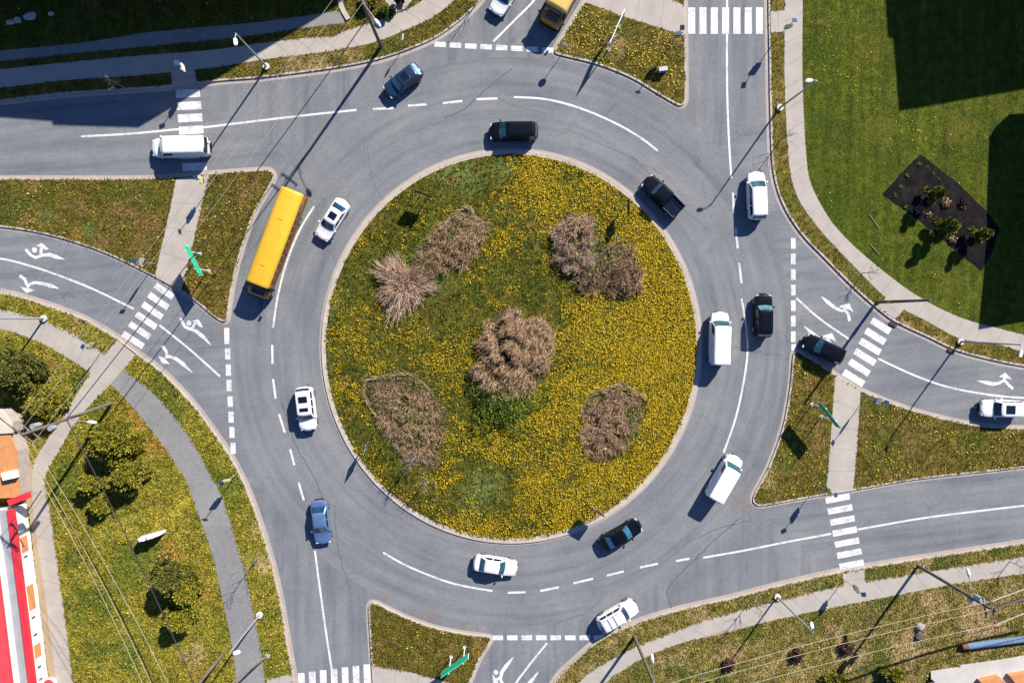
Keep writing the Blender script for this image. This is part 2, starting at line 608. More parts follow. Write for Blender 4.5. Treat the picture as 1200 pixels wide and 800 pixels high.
# ------------------------------------------------------------------ ground, road, land
struct(mesh_obj('ground', [(-2500, -2500, -0.06), (2500, -2500, -0.06), (2500, 2500, -0.06), (-2500, 2500, -0.06)], [(0, 1, 2, 3)], M_TERR))
R0 = [(-400, -400), (1600, -400), (1600, 1200), (-400, 1200)]
struct(sheet('road', G(R0), 0.0, M_ASPH))

ZG = 0.12          # grass level behind the kerbs
KERBS = {
    'north_west': [(-400, 150), (-150, 130), (0, 119), (75, 110.5), (200, 102), (260, 95), (300, 92), (387, 81), (440, 71), (480, 58), (515, 42), (550, 15), (575, -15), (640, -120), (810, -400)],
    'south_west': [(-400, 330), (-100, 334), (0, 342), (50, 355), (100, 374), (135, 394), (160, 413), (190, 435), (225, 471), (250, 504), (275, 542), (295, 585), (315, 645), (327, 692), (337, 750), (345, 795), (351, 850), (362, 1000), (370, 1200)],
    'south_east': [(480, 1200), (560, 985), (600, 890), (650, 797), (675, 771), (705, 747), (750, 727), (800, 712), (850, 701), (900, 688), (982, 669), (1100, 650), (1200, 635), (1400, 603), (1600, 575)],
    'north_east': [(900, -400), (900, 0), (901, 60), (902, 125), (905, 195), (915, 235), (937, 272), (970, 307), (1000, 337), (1027, 361), (1047, 376), (1085, 394), (1125, 412), (1200, 429), (1350, 445), (1600, 430)],
}
CLOSE = {'north_west': [(-400, -400)], 'south_west': [(-400, 1200)], 'south_east': [(1600, 1200)], 'north_east': [(1600, -400)]}
ISLES = {
    'west': [(-400, 225), (-150, 214), (0, 209), (120, 209), (183, 208), (245, 203), (300, 199), (316, 199), (322, 206), (318, 217), (300, 248), (287, 282), (275, 325), (269, 360), (267, 374), (262, 377), (250, 370), (222, 347), (175, 321), (125, 297), (75, 280), (37, 271), (0, 266), (-100, 258), (-400, 252)],
    'south': [(432, 710), (436, 705), (442, 706), (475, 722), (512, 735), (550, 742), (573, 745), (576, 749), (562, 772), (550, 800), (500, 900), (452, 995), (447, 995), (441, 850), (437, 800), (434, 750)],
    'east': [(929, 416), (932, 411), (938, 412), (977, 437), (1010, 457), (1060, 477), (1112, 491), (1150, 498), (1200, 501), (1400, 503), (1600, 482), (1600, 496), (1400, 521), (1200, 547), (1075, 561), (1000, 574), (967, 579), (900, 591), (888, 592), (882, 586), (885, 575), (900, 547), (917, 500), (926, 450)],
    'north': [(685, 0), (651, 56), (650, 62), (656, 65), (700, 76), (740, 92), (770, 110), (795, 124), (802, 122), (804, 112), (803, 0), (803, -150), (800, -190), (796, -190)],
}
LAND = {}


def kerb_joints(P, d0, d1, closed=False, step=3.0, z=.1435):
    A, B = offset(P, d0, closed), offset(P, d1, closed)
    vs, fs, acc = [], [], 0.0
    for i in range(len(P) - 1):
        seg = (P[i + 1] - P[i]).length
        acc += seg
        if acc < step or seg < 1e-6:
            continue
        acc = 0
        t_ = (P[i + 1] - P[i]).normalized() * .013
        k0 = len(vs)
        vs += [(q.x, q.y, z) for q in (A[i] - t_, B[i] - t_, B[i] + t_, A[i] + t_)]
        fs.append((k0, k0 + 1, k0 + 2, k0 + 3))
    if fs:
        struct(mesh_obj('kerb_joint', vs, fs, M_JOINT))


for k, pl in KERBS.items():
    px = smooth_px(pl)
    P = [Vector(p) for p in G(px)]
    poly = P + [Vector(p) for p in G(CLOSE[k])]
    # which side of the line is land?
    s = 1 if area2(poly) > 0 else -1
    struct(ribbon('kerb', P, 0, 0.2 * s, 0.0, M_KERB, z1=0.14))
    struct(ribbon('gutter', P, -0.42 * s, 0.02 * s, 0.004, M_GUT))
    kerb_joints(P, 0, .2 * s)
    kerb_joints(P, -.42 * s, 0, z=.007)
    inner = offset(P, 0.1 * s)
    poly2 = inner + poly[len(P):]
    LAND[k] = poly2
    mt = {'north_west': M_VERGE, 'south_west': M_DRY, 'south_east': M_SLOPE, 'north_east': M_VERGE}[k]
    struct(sheet('grass_verge', poly2, ZG, mt))
for k, pl in ISLES.items():
    P = [Vector(p) for p in G(smooth_px(pl, True, 4))]
    s = 1 if area2(P) > 0 else -1
    struct(ribbon('kerb', P, 0, 0.2 * s, 0.0, M_KERB, True, z1=0.14))
    struct(ribbon('gutter', P, -0.3 * s, 0.02 * s, 0.004, M_GUT, True))
    kerb_joints(P, 0, .2 * s, True)
    inner = offset(P, 0.1 * s, True)
    LAND[k] = inner
    struct(sheet('grass_island', inner, ZG, M_VERGE))

# the central island: a low dome
ICX, ICY, IRX, IRY = 599, 406, 222, 230


def dome(x, y):
    """height of the island's turf at a world point (works on arrays)"""
    rx, ry = IRX / 10.6, IRY / 10.6
    q = ((x - RINGC[0]) / rx) ** 2 + ((y - RINGC[1]) / ry) ** 2
    return ZG + 0.45 * np.clip(1 - q, 0, 1) ** 1.0


ring = [Vector(p) for p in G([(ICX + IRX * math.cos(a), ICY + IRY * math.sin(a)) for a in np.linspace(0, 2 * math.pi, 160, endpoint=False)])]
s = 1 if area2(ring) > 0 else -1
struct(ribbon('kerb', ring, 0, 0.24 * s, 0.0, M_KERB, True, z1=0.15))
struct(ribbon('kerb_apron', ring, 0.23 * s, 0.62 * s, 0.0, M_KERB, True, z1=0.135))
struct(ribbon('gutter', ring, -0.25 * s, 0.02 * s, 0.004, M_GUT, True))
kerb_joints(ring, 0, .62 * s, True, 2.4, .1535)
vs, fs = [], []
rin = offset(ring, 0.5 * s, True)
NR = 14
for i in range(NR):
    for p in rin:
        q = Vector(RINGC) + (p - Vector(RINGC)) * (1 - i / NR)
        vs.append((q.x, q.y, float(dome(q.x, q.y))))
vs.append((*RINGC, float(dome(*RINGC))))
n = len(rin)
for i in range(NR - 1):
    for j in range(n):
        q = (i * n + j, i * n + (j + 1) % n, (i + 1) * n + (j + 1) % n, (i + 1) * n + j)
        fs.append(q if s > 0 else q[::-1])
for j in range(n):
    q = ((NR - 1) * n + j, (NR - 1) * n + (j + 1) % n, NR * n)
    fs.append(q if s > 0 else q[::-1])
struct(mesh_obj('central_island', vs, fs, M_ISL, smooth=True, angle=80))
LAND['centre'] = rin

# lawn overlay to the north-east and the shaded lawn to the north-west
PATHS = []


def band(name, a, b, z, mat, sm=True):
    """surface between two pixel edges"""
    A = smooth_px(a) if sm else a
    B = smooth_px(b) if sm else b
    P = G(A + B[::-1])
    PATHS.append(P)
    if name in ('sidewalk', 'path', 'ramp') and mat is M_WALK:
        vs, fs = [], []
        GA, GB = [Vector(q) for q in G(A)], [Vector(q) for q in G(B)]

        def at(Q, u):
            ls = [(Q[i + 1] - Q[i]).length for i in range(len(Q) - 1)]
            d_ = u * sum(ls)
            for i, l_ in enumerate(ls):
                if d_ <= l_:
                    return Q[i].lerp(Q[i + 1], d_ / max(l_, 1e-6))
                d_ -= l_
            return Q[-1].copy()
        tot = sum((GA[i + 1] - GA[i]).length for i in range(len(GA) - 1))
        n_ = max(2, int(tot / 2.4))
        for k in range(1, n_):
            a_, b2 = at(GA, k / n_), at(GB, k / n_)
            t_ = (b2 - a_)
            if t_.length < .2:
                continue
            t_ = Vector((-t_.y, t_.x)).normalized() * .013
            k0 = len(vs)
            vs += [(q.x, q.y, z + .004) for q in (a_ - t_, b2 - t_, b2 + t_, a_ + t_)]
            fs.append((k0, k0 + 1, k0 + 2, k0 + 3))
        if fs:
            struct(mesh_obj('pavement_joint', vs, fs, M_JOINT))
    return struct(sheet(name, P, z, mat))


lawn_edge = [(938, -400), (940, 0), (940, 100), (946, 200), (957, 232), (982, 270), (1025, 310), (1075, 347), (1125, 372), (1175, 386), (1200, 392), (1350, 415), (1600, 400)]
lp = G(smooth_px(lawn_edge) + [(1600, -400)])
struct(sheet('lawn', lp, ZG + 0.008, M_LAWN))
shade_edge = [(-400, 92), (0, 61), (100, 50), (175, 39), (300, 27), (380, 16), (400, 13), (402, -10), (408, -60), (420, -400)]
struct(sheet('lawn', G(smooth_px(shade_edge) + [(-400, -400)]), ZG + 0.008, M_LAWN))

# sidewalks and paths (edge a, edge b)
band('sidewalk', [(-400, 112), (-150, 95), (0, 82), (75, 74), (150, 67), (250, 59), (300, 52), (360, 45), (390, 43), (412, 34), (442, 25), (477, 12), (497, 0), (530, -30), (590, -120), (760, -400)],
     [(-400, 135), (-150, 115), (0, 103.5), (75, 95), (150, 90), (250, 80), (300, 72), (345, 66), (390, 60), (440, 50), (477, 35), (509, 20), (534, 0), (560, -25), (622, -120), (790, -400)], ZG + 0.016, M_WALK)
band('path', [(-400, 91), (0, 60), (100, 50), (175, 38.5), (300, 27), (380, 16), (401, 13)],
     [(-400, 103), (0, 72.5), (100, 62), (200, 53), (300, 42), (360, 33), (404, 28)], ZG + 0.020, M_TRAIL)
band('ramp', [(201, 84), (202, 104)], [(229, 83), (232, 99)], ZG + 0.024, M_WALK, False)
band('path', [(207, 210), (195, 268), (182, 323)], [(246, 205), (228, 280), (214, 340)], ZG + 0.016, M_WALK, False)
band('sidewalk', [(-400, 345), (-100, 350), (0, 362), (50, 375), (85, 391), (125, 415)],
     [(-400, 367), (-100, 372), (0, 385), (45, 400), (80, 419), (112, 440)], ZG + 0.016, M_WALK)
band('path', [(138, 398), (107, 437), (72, 492), (45, 532), (39, 552), (40, 600), (54, 700), (67, 800), (80, 900), (110, 1200)],
     [(161, 415), (130, 450), (97, 485), (75, 520), (54, 557), (56, 580), (60, 600), (74, 700), (87, 800), (102, 900), (135, 1200)], ZG + 0.020, M_WALK)
band('trail', [(130, 450), (150, 470), (187, 515), (217, 560), (232, 600), (250, 652), (265, 720), (276, 780), (280, 830), (290, 1200)],
     [(146, 433), (180, 460), (215, 500), (242, 545), (258, 575), (267, 600), (282, 650), (297, 712), (306, 760), (314, 830), (325, 1200)], ZG + 0.016, M_TRAIL)
band('ramp', [(313, 794), (342, 789)], [(315, 815), (345, 812)], ZG + 0.020, M_WALK, False)
band('gravel_strip', [(23, 545), (28, 575), (35, 600), (46, 700), (59, 800), (72, 900)], [(39, 541), (40, 575), (42, 600), (55, 700), (68, 800), (81, 900)],
     ZG + 0.012, concrete_mat('gravel', (0.30, 0.22, 0.14)))
band('path', [(437, 779), (480, 786), (545, 803)], [(438, 812), (480, 820), (530, 838)], ZG + 0.016, M_WALK, False)
band('sidewalk', [(500, 1200), (590, 975), (640, 870), (677, 800), (700, 781), (740, 759), (775, 745), (825, 726), (900, 706), (985, 686), (1112, 665), (1200, 651), (1400, 620), (1600, 592)],
     [(535, 1200), (615, 985), (668, 880), (710, 800), (725, 787), (762, 766), (800, 752), (850, 740), (900, 727), (975, 711), (1115, 684), (1200, 671), (1400, 641), (1600, 614)], ZG + 0.016, M_WALK)
band('ramp', [(986.5, 670.5), (989, 690)], [(1012.5, 666.5), (1014, 685)], ZG + 0.020, M_WALK, False)
band('path', [(978, 440), (973, 510), (967, 579.5)], [(1008, 458), (1004, 520), (999, 574.5)], ZG + 0.016, M_WALK, False)
band('sidewalk', [(917, -400), (919, 0), (919, 100), (925, 200), (937, 237), (965, 275), (1000, 312), (1035, 347), (1057, 362), (1083, 375), (1123, 396), (1167, 403), (1200, 412), (1350, 432), (1600, 416)],
     lawn_edge, ZG + 0.016, M_WALK)
band('ramp', [(902, 14), (921, 13)], [(902, 39), (921, 38)], ZG + 0.020, M_WALK, False)
band('ramp', [(1027, 359), (1040, 346)], [(1048, 374), (1059, 362)], ZG + 0.020, M_WALK, False)
band('path', [(684, 3), (730, 20), (803, 43)], [(700, -22), (785, -1), (803, 8)], ZG + 0.016, M_WALK, False)
band('paved_pad', [(450, 0), (463, 16), (475, 11)], [(455, -25), (490, -20), (483, 2)], ZG + 0.012, M_WALK, False)
# kerb that closes the shaded path
struct(ribbon('path_kerb', G(smooth_px([(398, -60), (399, 0), (402, 12), (409, 24)])), -0.25, 0.25, ZG, M_KERB, z1=ZG + 0.16))

# ------------------------------------------------------------------ paint on the road
ZP = 0.008


def line(px, w=0.22, name='lane_line', sm=True):
    P = G(smooth_px(px) if sm and len(px) > 2 else px)
    return struct(ribbon(name, P, -w / 2, w / 2, ZP, M_PAINT))


def blocks(segs, w, name):
    vs, fs = [], []
    for a, b in segs:
        A, B = Vector(W(*a).xy), Vector(W(*b).xy)
        nn = (B - A).normalized()
        nn = Vector((-nn.y, nn.x)) * (w / 2)
        k = len(vs)
        for q in (A - nn, B - nn, B + nn, A + nn):
            vs.append((q.x, q.y, ZP + (.004 if name == 'crosswalk' else 0)))
        fs.append((k, k + 1, k + 2, k + 3))
    return struct(mesh_obj(name, vs, fs, M_PAINT))


line([(95, 160), (150, 157), (205, 152), (238, 149.5), (300, 142), (360, 135), (418, 129)])
line([(602, 114), (640, 116.5), (680, 127), (720, 144), (750, 161), (771, 177)])
line([(368, 242), (351, 270), (335, 310), (325, 350), (320, 384)])
line([(369, 645), (375, 690), (382, 740), (389, 785)])
line([(449, 647), (480, 664), (530, 683), (577, 692)])
line([(824, 653), (870, 645), (920, 635), (974, 625)])
line([(1005, 620), (1080, 607), (1150, 598), (1250, 586), (1600, 535)])
line([(869, 350), (874, 380), (876, 412), (871, 450), (862, 490), (848, 530)])
line([(851, -400), (851, -200), (852, 0), (852, 100), (854, 160), (857, 209)])
line([(933, 349), (960, 373), (996, 398)])
line([(1029, 420), (1070, 439), (1110, 453), (1160, 462.5), (1200, 466), (1350, 472), (1600, 458)])
line([(-400, 292), (-100, 294), (0, 303), (37, 312), (75, 325), (112, 340), (157, 362)])
line([(187, 381), (222, 409), (258, 441)])
line([(641, 753), (620, 779), (597, 812), (520, 970), (420, 1200)])
line([(578, 49), (602, 25), (627, -1), (690, -90), (820, -340)])
dashes = {
    'north': [((437, 128), (461, 127)), ((478, 124), (500, 122.5)), ((519, 121), (542, 118.5)), ((558, 116.5), (583, 115.5))],
    'west': [((319, 404), (319.3, 426)), ((320, 444), (323, 467)), ((327, 485), (334, 507)), ((340, 526), (345, 545)), ((350, 565), (356, 586))],
    'south': [((595, 694), (616, 693.5)), ((633, 692), (655, 687.5)), ((672, 683), (695, 677.5)), ((711, 674), (731, 669)), ((750, 664.5), (771, 660)), ((792, 657), (808, 654))],
    'east': [((859, 226), (860, 250)), ((862, 267), (864.5, 291)), ((866, 308), (869, 332))],
}
for k, sg in dashes.items():
    blocks(sg, 0.24, 'dashed_lane_line')
yl = [((509 + i * 18.0, 52.0 + i * .95), (522.5 + i * 18.0, 52.6 + i * .95)) for i in range(8)]
blocks(yl, 0.56, 'yield_line')
blocks([((265.7, 384), (265.9, 403)), ((266.6, 408), (266.9, 421)), ((267.5, 427), (267.8, 440)), ((268.4, 445), (268.8, 458)), ((269.5, 464), (270, 476.5)), ((270.7, 482), (271, 495)), ((271.7, 500), (272, 513)), ((273, 518.5), (273.4, 531.5))], 0.56, 'yield_line')
blocks([((929.5, 279 + i * 18.2), (929.7, 291.5 + i * 18.2)) for i in range(7)] + [((930, 403), (930, 410.5))], 0.52, 'yield_line')
blocks([((577 + i * 17, 746.7), (589.5 + i * 17, 746.6)) for i in range(8)], 0.56, 'yield_line')
# crosswalks
blocks([((206 + i * 1.3, 110.5 + i * 14.3), (234.5 + i * 1.3, 109.0 + i * 14.3)) for i in range(7)], 0.86, 'crosswalk')
blocks([((810.5 + i * 13.25, 9), (810.5 + i * 13.25, 40)) for i in range(7)], 0.78, 'crosswalk')
blocks([((182, 334), (203, 348)), ((174.5, 345), (197, 360.5)), ((167.3, 356), (190, 372)), ((159.8, 367.5), (183, 383.5)), ((152, 379), (175.5, 395)), ((144, 390.5), (168, 406))], 0.70, 'crosswalk')
blocks([((1021.5, 375), (1043, 388.5)), ((1014.5, 387), (1037, 401)), ((1008, 399), (1031.5, 413)), ((1002, 411), (1025.5, 425.5)), ((995.5, 423), (1018.5, 438)), ((988.5, 435.5), (1012, 450))], 0.78, 'crosswalk')
blocks([((967.5 + i * 2.7, 586.3 + i * 12.9), (996 + i * 2.7, 581 + i * 12.9)) for i in range(7)], 0.72, 'crosswalk')
blocks([((353 + i * 12.8, 788 - i * 1.7), (354 + i * 12.8, 822 - i * 1.7)) for i in range(7)], 0.74, 'crosswalk')


def arrow(strokes, polys=(), dots=()):
    """strokes: [(x, y, width_px), ...] in pixels"""
    vs, fs = [], []
    for st in strokes:
        P = [Vector(W(a[0], a[1]).xy) for a in st]
        N = normals(P, False)
        k = len(vs)
        for p, nn, a in zip(P, N, st):
            w = a[2] / 10.6 / 2
            vs += [(p.x + nn.x * w, p.y + nn.y * w), (p.x - nn.x * w, p.y - nn.y * w)]
        for i in range(len(P) - 1):
            fs.append((k + 2 * i + 1, k + 2 * i + 3, k + 2 * i + 2, k + 2 * i))
    sub = 0
    out = []
    levels = []
    z = [ZP] * len(vs)
    for po in polys:
        k = len(vs)
        P = G(po)
        if area2(P) < 0:
            P = P[::-1]
        vs += [(p[0], p[1]) for p in P]
        z += [ZP + 0.002] * len(P)
        fs.append(tuple(range(k, k + len(P))))
    for dx, dy, r in dots:
        k = len(vs)
        c = W(dx, dy)
        for q in range(14):
            vs.append((c.x + r / 10.6 * math.cos(q * math.tau / 14), c.y + r / 10.6 * math.sin(q * math.tau / 14)))
        z += [ZP + 0.002] * 14
        fs.append(tuple(range(k, k + 14)))
    # separate tiny height steps per stroke so that nothing is coplanar
    zz = []
    i = 0
    for si, st in enumerate(strokes):
        zz += [ZP + 0.001 * si] * (2 * len(st))
    zz += [v + 0.002 for v in z[len(zz):]]
    struct(mesh_obj('turn_arrow', [(v[0], v[1], q) for v, q in zip(vs, zz)], fs, M_PAINT))


arrow([[(76, 304, .8), (66, 301, 4.4), (58, 298.5, 4.6), (50, 299, 3.4), (42, 302, 3.4), (36, 299, 3.4), (30, 292, 3.2)], [(48, 299, 3.4), (48.5, 290, 3.4)]],
      [[(42, 288), (49, 284.5), (57.5, 292), (53, 293), (48, 289.5)]], [(40.5, 293, 3.1)])
arrow([[(69, 338, .8), (60, 335, 4.6), (51, 332.5, 4), (41, 331, 3.2), (35, 333, 3), (32, 337, 3)], [(32, 335, 3.4), (29, 327, 3.6), (23, 323, 3.8)]],
      [[(22.5, 335), (31.5, 343.5), (41, 340), (34, 338), (28, 337)]])
arrow([[(247, 404, .8), (238, 394.5, 4.6), (230, 388, 4.2), (223, 385.5, 3.4), (217, 383, 3.4), (213.5, 377, 3.2), (211.5, 372.5, 3)], [(225, 385, 3.2), (230, 377, 3.2)]],
      [[(225, 376), (233, 374), (238, 383.5), (234.5, 383), (230, 379)]], [(221.5, 378.5, 3)])
arrow([[(225.5, 436.5, .8), (214, 426, 4.6), (206, 420, 4), (198, 417.5, 3.4), (193.5, 419, 3)], [(196, 418, 3.2), (194.5, 411, 3.4), (190, 405, 3.6)]],
      [[(185.5, 417), (190, 425.5), (199.5, 426.5), (195, 422), (192, 419)]])
arrow([[(962, 347, .8), (970, 354, 4.4), (978, 360.5, 4), (986, 364, 3.4), (992, 363, 3)], [(990, 363, 3.2), (994, 368, 3.4), (995.5, 376, 3.8)]],
      [[(982, 359), (995, 355), (1000, 366), (996, 363), (990, 361.5)]])
arrow([[(1145, 446, .8), (1156, 448, 4.6), (1163, 449.8, 4.6), (1170, 449, 3.4), (1176, 446, 3.2), (1178, 441, 3)], [(1177, 445, 3.2), (1181, 450, 3.2), (1187, 455.5, 3.6)]],
      [[(1170.5, 441.5), (1178, 436.5), (1186.5, 444.5), (1181, 443.5), (1175, 442)]])
arrow([[(942, 382, .8), (950, 389, 4.4), (958, 395.5, 4), (966, 399, 3.4), (972, 398, 3)], [(970, 398, 3.2), (974, 403, 3.4), (975.5, 411, 3.8)]],
      [[(962, 394), (975, 390), (980, 401), (976, 398), (970, 396.5)]])
arrow([[(1141, 477, .8), (1152, 478, 4.6), (1159, 479, 4.6), (1166, 478, 3.4), (1172, 475, 3.2)]], [[(1166.5, 471), (1174, 466), (1182.5, 474), (1177, 473), (1171, 472)]])
arrow([[(602, 769, .8), (593, 780, 4.8), (588, 787, 4.4), (586.5, 795, 3.4), (590, 803, 3.2)], [(587, 793, 3.4), (580, 797, 3.4)]],
      [[(577, 789), (578, 800), (585, 801), (582, 796)]], [(581, 787, 3.0)])
arrow([[(631.5, 786, .8), (622, 798, 4.8), (616, 806, 4.2), (610, 815, 3.4)]])

# sealed cracks in the asphalt
M_TAR = simple('crack_sealant', (0.075, 0.078, 0.085), 0.7)
for px, w in (([(600, 81), (572, 103), (545, 127), (520, 139)], .16), ([(787, 712), (783, 690), (805, 664), (830, 640), (868, 606)], .12),
              ([(737, 180), (770, 213), (800, 245), (832, 270)], .07), ([(330, 470), (346, 520), (372, 566), (384, 612)], .09),
              ([(583, 115), (604, 124), (640, 133)], .07), ([(660, 150), (720, 175), (775, 203)], .06),
              ([(470, 255), (440, 220), (430, 170)], .05), ([(715, 690), (690, 715), (640, 735)], .06), ([(410, 690), (396, 640), (392, 590)], .07),
              ([(880, 610), (845, 618), (800, 638)], .08)):
    pts = smooth_px(px, sub=10)
    pts = [(x + random.uniform(-.7, .7), y + random.uniform(-.7, .7)) for x, y in pts]
    struct(ribbon('road_crack', G(pts), -w / 2, w / 2, 0.0055, M_TAR))
# grit swept to the island tips
M_GRIT = concrete_mat('road_grit', (0.20, 0.185, 0.175))

exec_parts = []

# ------------------------------------------------------------------ vehicles


def car_paint(name, col, metal=0.0, rough=0.35, spec=.4):
    mt, t, b = new_mat(name)
    tc = nd(t, 'ShaderNodeTexCoord').outputs['Object']
    d = noise(t, tc, 1.6, 5, 0.7)
    c = ramp(t, d, [(0.3, tuple(v * 0.9 for v in col)), (0.75, tuple(min(1, v * 1.06) for v in col))])
    t.links.new(c, b.inputs['Base Color'])
    b.inputs['Metallic'].default_value = metal
    b.inputs['Roughness'].default_value = rough
    b.inputs['Specular IOR Level'].default_value = spec
    b.inputs['Coat Weight'].default_value = 0.6
    b.inputs['Coat Roughness'].default_value = 0.03
    MATS[name] = mt
    return mt


M_WHITE = car_paint('white_car_paint', (0.62, 0.62, 0.61))
M_WHITE2 = car_paint('off_white_car_paint', (0.58, 0.58, 0.55))
M_BLACK = car_paint('black_car_paint', (0.0022, 0.0032, 0.0048), rough=.45, spec=.05)
M_NAVY = car_paint('navy_car_paint', (0.010, 0.028, 0.062), 0.0, spec=.15)
M_BLUE = car_paint('blue_car_paint', (0.085, 0.15, 0.28), 0.25)
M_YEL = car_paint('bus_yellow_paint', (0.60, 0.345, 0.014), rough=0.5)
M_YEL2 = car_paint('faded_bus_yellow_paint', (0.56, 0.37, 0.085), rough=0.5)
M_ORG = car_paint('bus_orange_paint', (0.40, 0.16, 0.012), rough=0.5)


def glass_mat(name, col, rough=0.06):
    mt, t, b = new_mat(name)
    tc = nd(t, 'ShaderNodeTexCoord').outputs['Object']
    d = noise(t, tc, 2.2, 3, 0.6)
    t.links.new(ramp(t, d, [(0.3, tuple(v * 0.5 for v in col)), (0.7, tuple(v * 1.5 for v in col))]), b.inputs['Base Color'])
    b.inputs['Roughness'].default_value = rough
    b.inputs['Specular IOR Level'].default_value = 0.8
    b.inputs['IOR'].default_value = 1.6
    MATS[name] = mt
    return mt


M_GLS = glass_mat('dark_blue_glass', (0.008, 0.030, 0.062))
M_GLT = glass_mat('teal_glass', (0.012, 0.055, 0.066))
M_GLK = glass_mat('black_glass', (0.004, 0.006, 0.009))
M_TYRE = simple('tyre_rubber', (0.02, 0.02, 0.021), 0.85)
M_RIM = simple('wheel_rim_alloy', (0.35, 0.35, 0.36), 0.35, 0.8)
M_TRIM = simple('black_trim', (0.010, 0.010, 0.012), 0.6, spec=.15)
M_HL = simple('headlight_lens', (0.55, 0.57, 0.60), 0.15, 0.2, 0.5)
M_TL = simple('taillight_lens', (0.35, 0.012, 0.012), 0.25, 0, 0.5)
M_CHR = simple('chrome', (0.65, 0.66, 0.68), 0.2, 0.9)


def lerp(a, b, t):
    return a + (b - a) * t


def interp(x, tab):
    for (a, va), (b, vb) in zip(tab, tab[1:]):
        if x <= b:
            t = (x - a) / (b - a)
            t = t * t * (3 - 2 * t)
            return va + (vb - va) * t
    return tab[-1][1]


SPEC = {
    'sedan': dict(L=4.75, w=1.83, H=1.45, xc=1.05, xf=0.30, xr=-1.75, xrr=-1.0, belt=.93, hood=.80, nose=.66, deck=.98, tail=.80, wr=.74),
    'hatch': dict(L=4.35, w=1.80, H=1.52, xc=1.0, xf=0.35, xr=-2.02, xrr=-1.45, belt=.96, hood=.86, nose=.70, deck=.96, tail=.88, wr=.77),
    'suv': dict(L=4.70, w=1.88, H=1.70, xc=1.10, xf=0.50, xr=-2.20, xrr=-1.80, belt=1.06, hood=1.00, nose=.84, deck=1.04, tail=.95, wr=.80),
    'minivan': dict(L=5.05, w=1.95, H=1.76, xc=1.55, xf=0.65, xr=-2.42, xrr=-2.10, belt=1.05, hood=.98, nose=.80, deck=1.04, tail=.95, wr=.80),
    'van': dict(L=5.70, w=2.02, H=2.15, xc=1.95, xf=1.25, xr=-2.78, xrr=-2.70, belt=1.12, hood=1.08, nose=.90, deck=1.12, tail=1.05, wr=.88),
    'pickup': dict(L=5.60, w=1.98, H=1.86, xc=1.35, xf=0.75, xr=-0.95, xrr=-0.72, belt=1.12, hood=1.10, nose=.95, deck=.72, tail=.72, wr=.80),
}


def veh_root(name, label, cat, px, py, hc, hd, group):
    p = W(px, py, hc)
    a = math.atan2(-hd[1], hd[0])
    o = empty(name, (p.x, p.y, 0), a)
    return tag(o, label, cat, group)


def wheel(root, x, y, r, wd=0.22):
    m_ = MB()
    s_ = 1 if y > 0 else -1
    rings = []
    for rr, yy in ((r * .6, 0), (r * .93, 0), (r, .03), (r, wd - .03), (r * .93, wd), (r * .6, wd)):
        rings.append([(x + rr * math.cos(2 * math.pi * k / 20), y - s_ * (wd - yy), r + rr * math.sin(2 * math.pi * k / 20)) for k in range(20)])
    m_.loft(rings)
    t = m_.build('wheel', M_TYRE, root, True)
    d = MB().disc((x, y - s_ * .01 if s_ > 0 else y - .012, r), r * .6, .022, 16, 'y')
    for k in range(5):
        a = k * math.tau / 5
        d.tube([(x, y + s_ * .012, r), (x + r * .52 * math.cos(a), y + s_ * .006, r + r * .52 * math.sin(a))], .025, 5)
    d.build('rim', M_RIM, t)


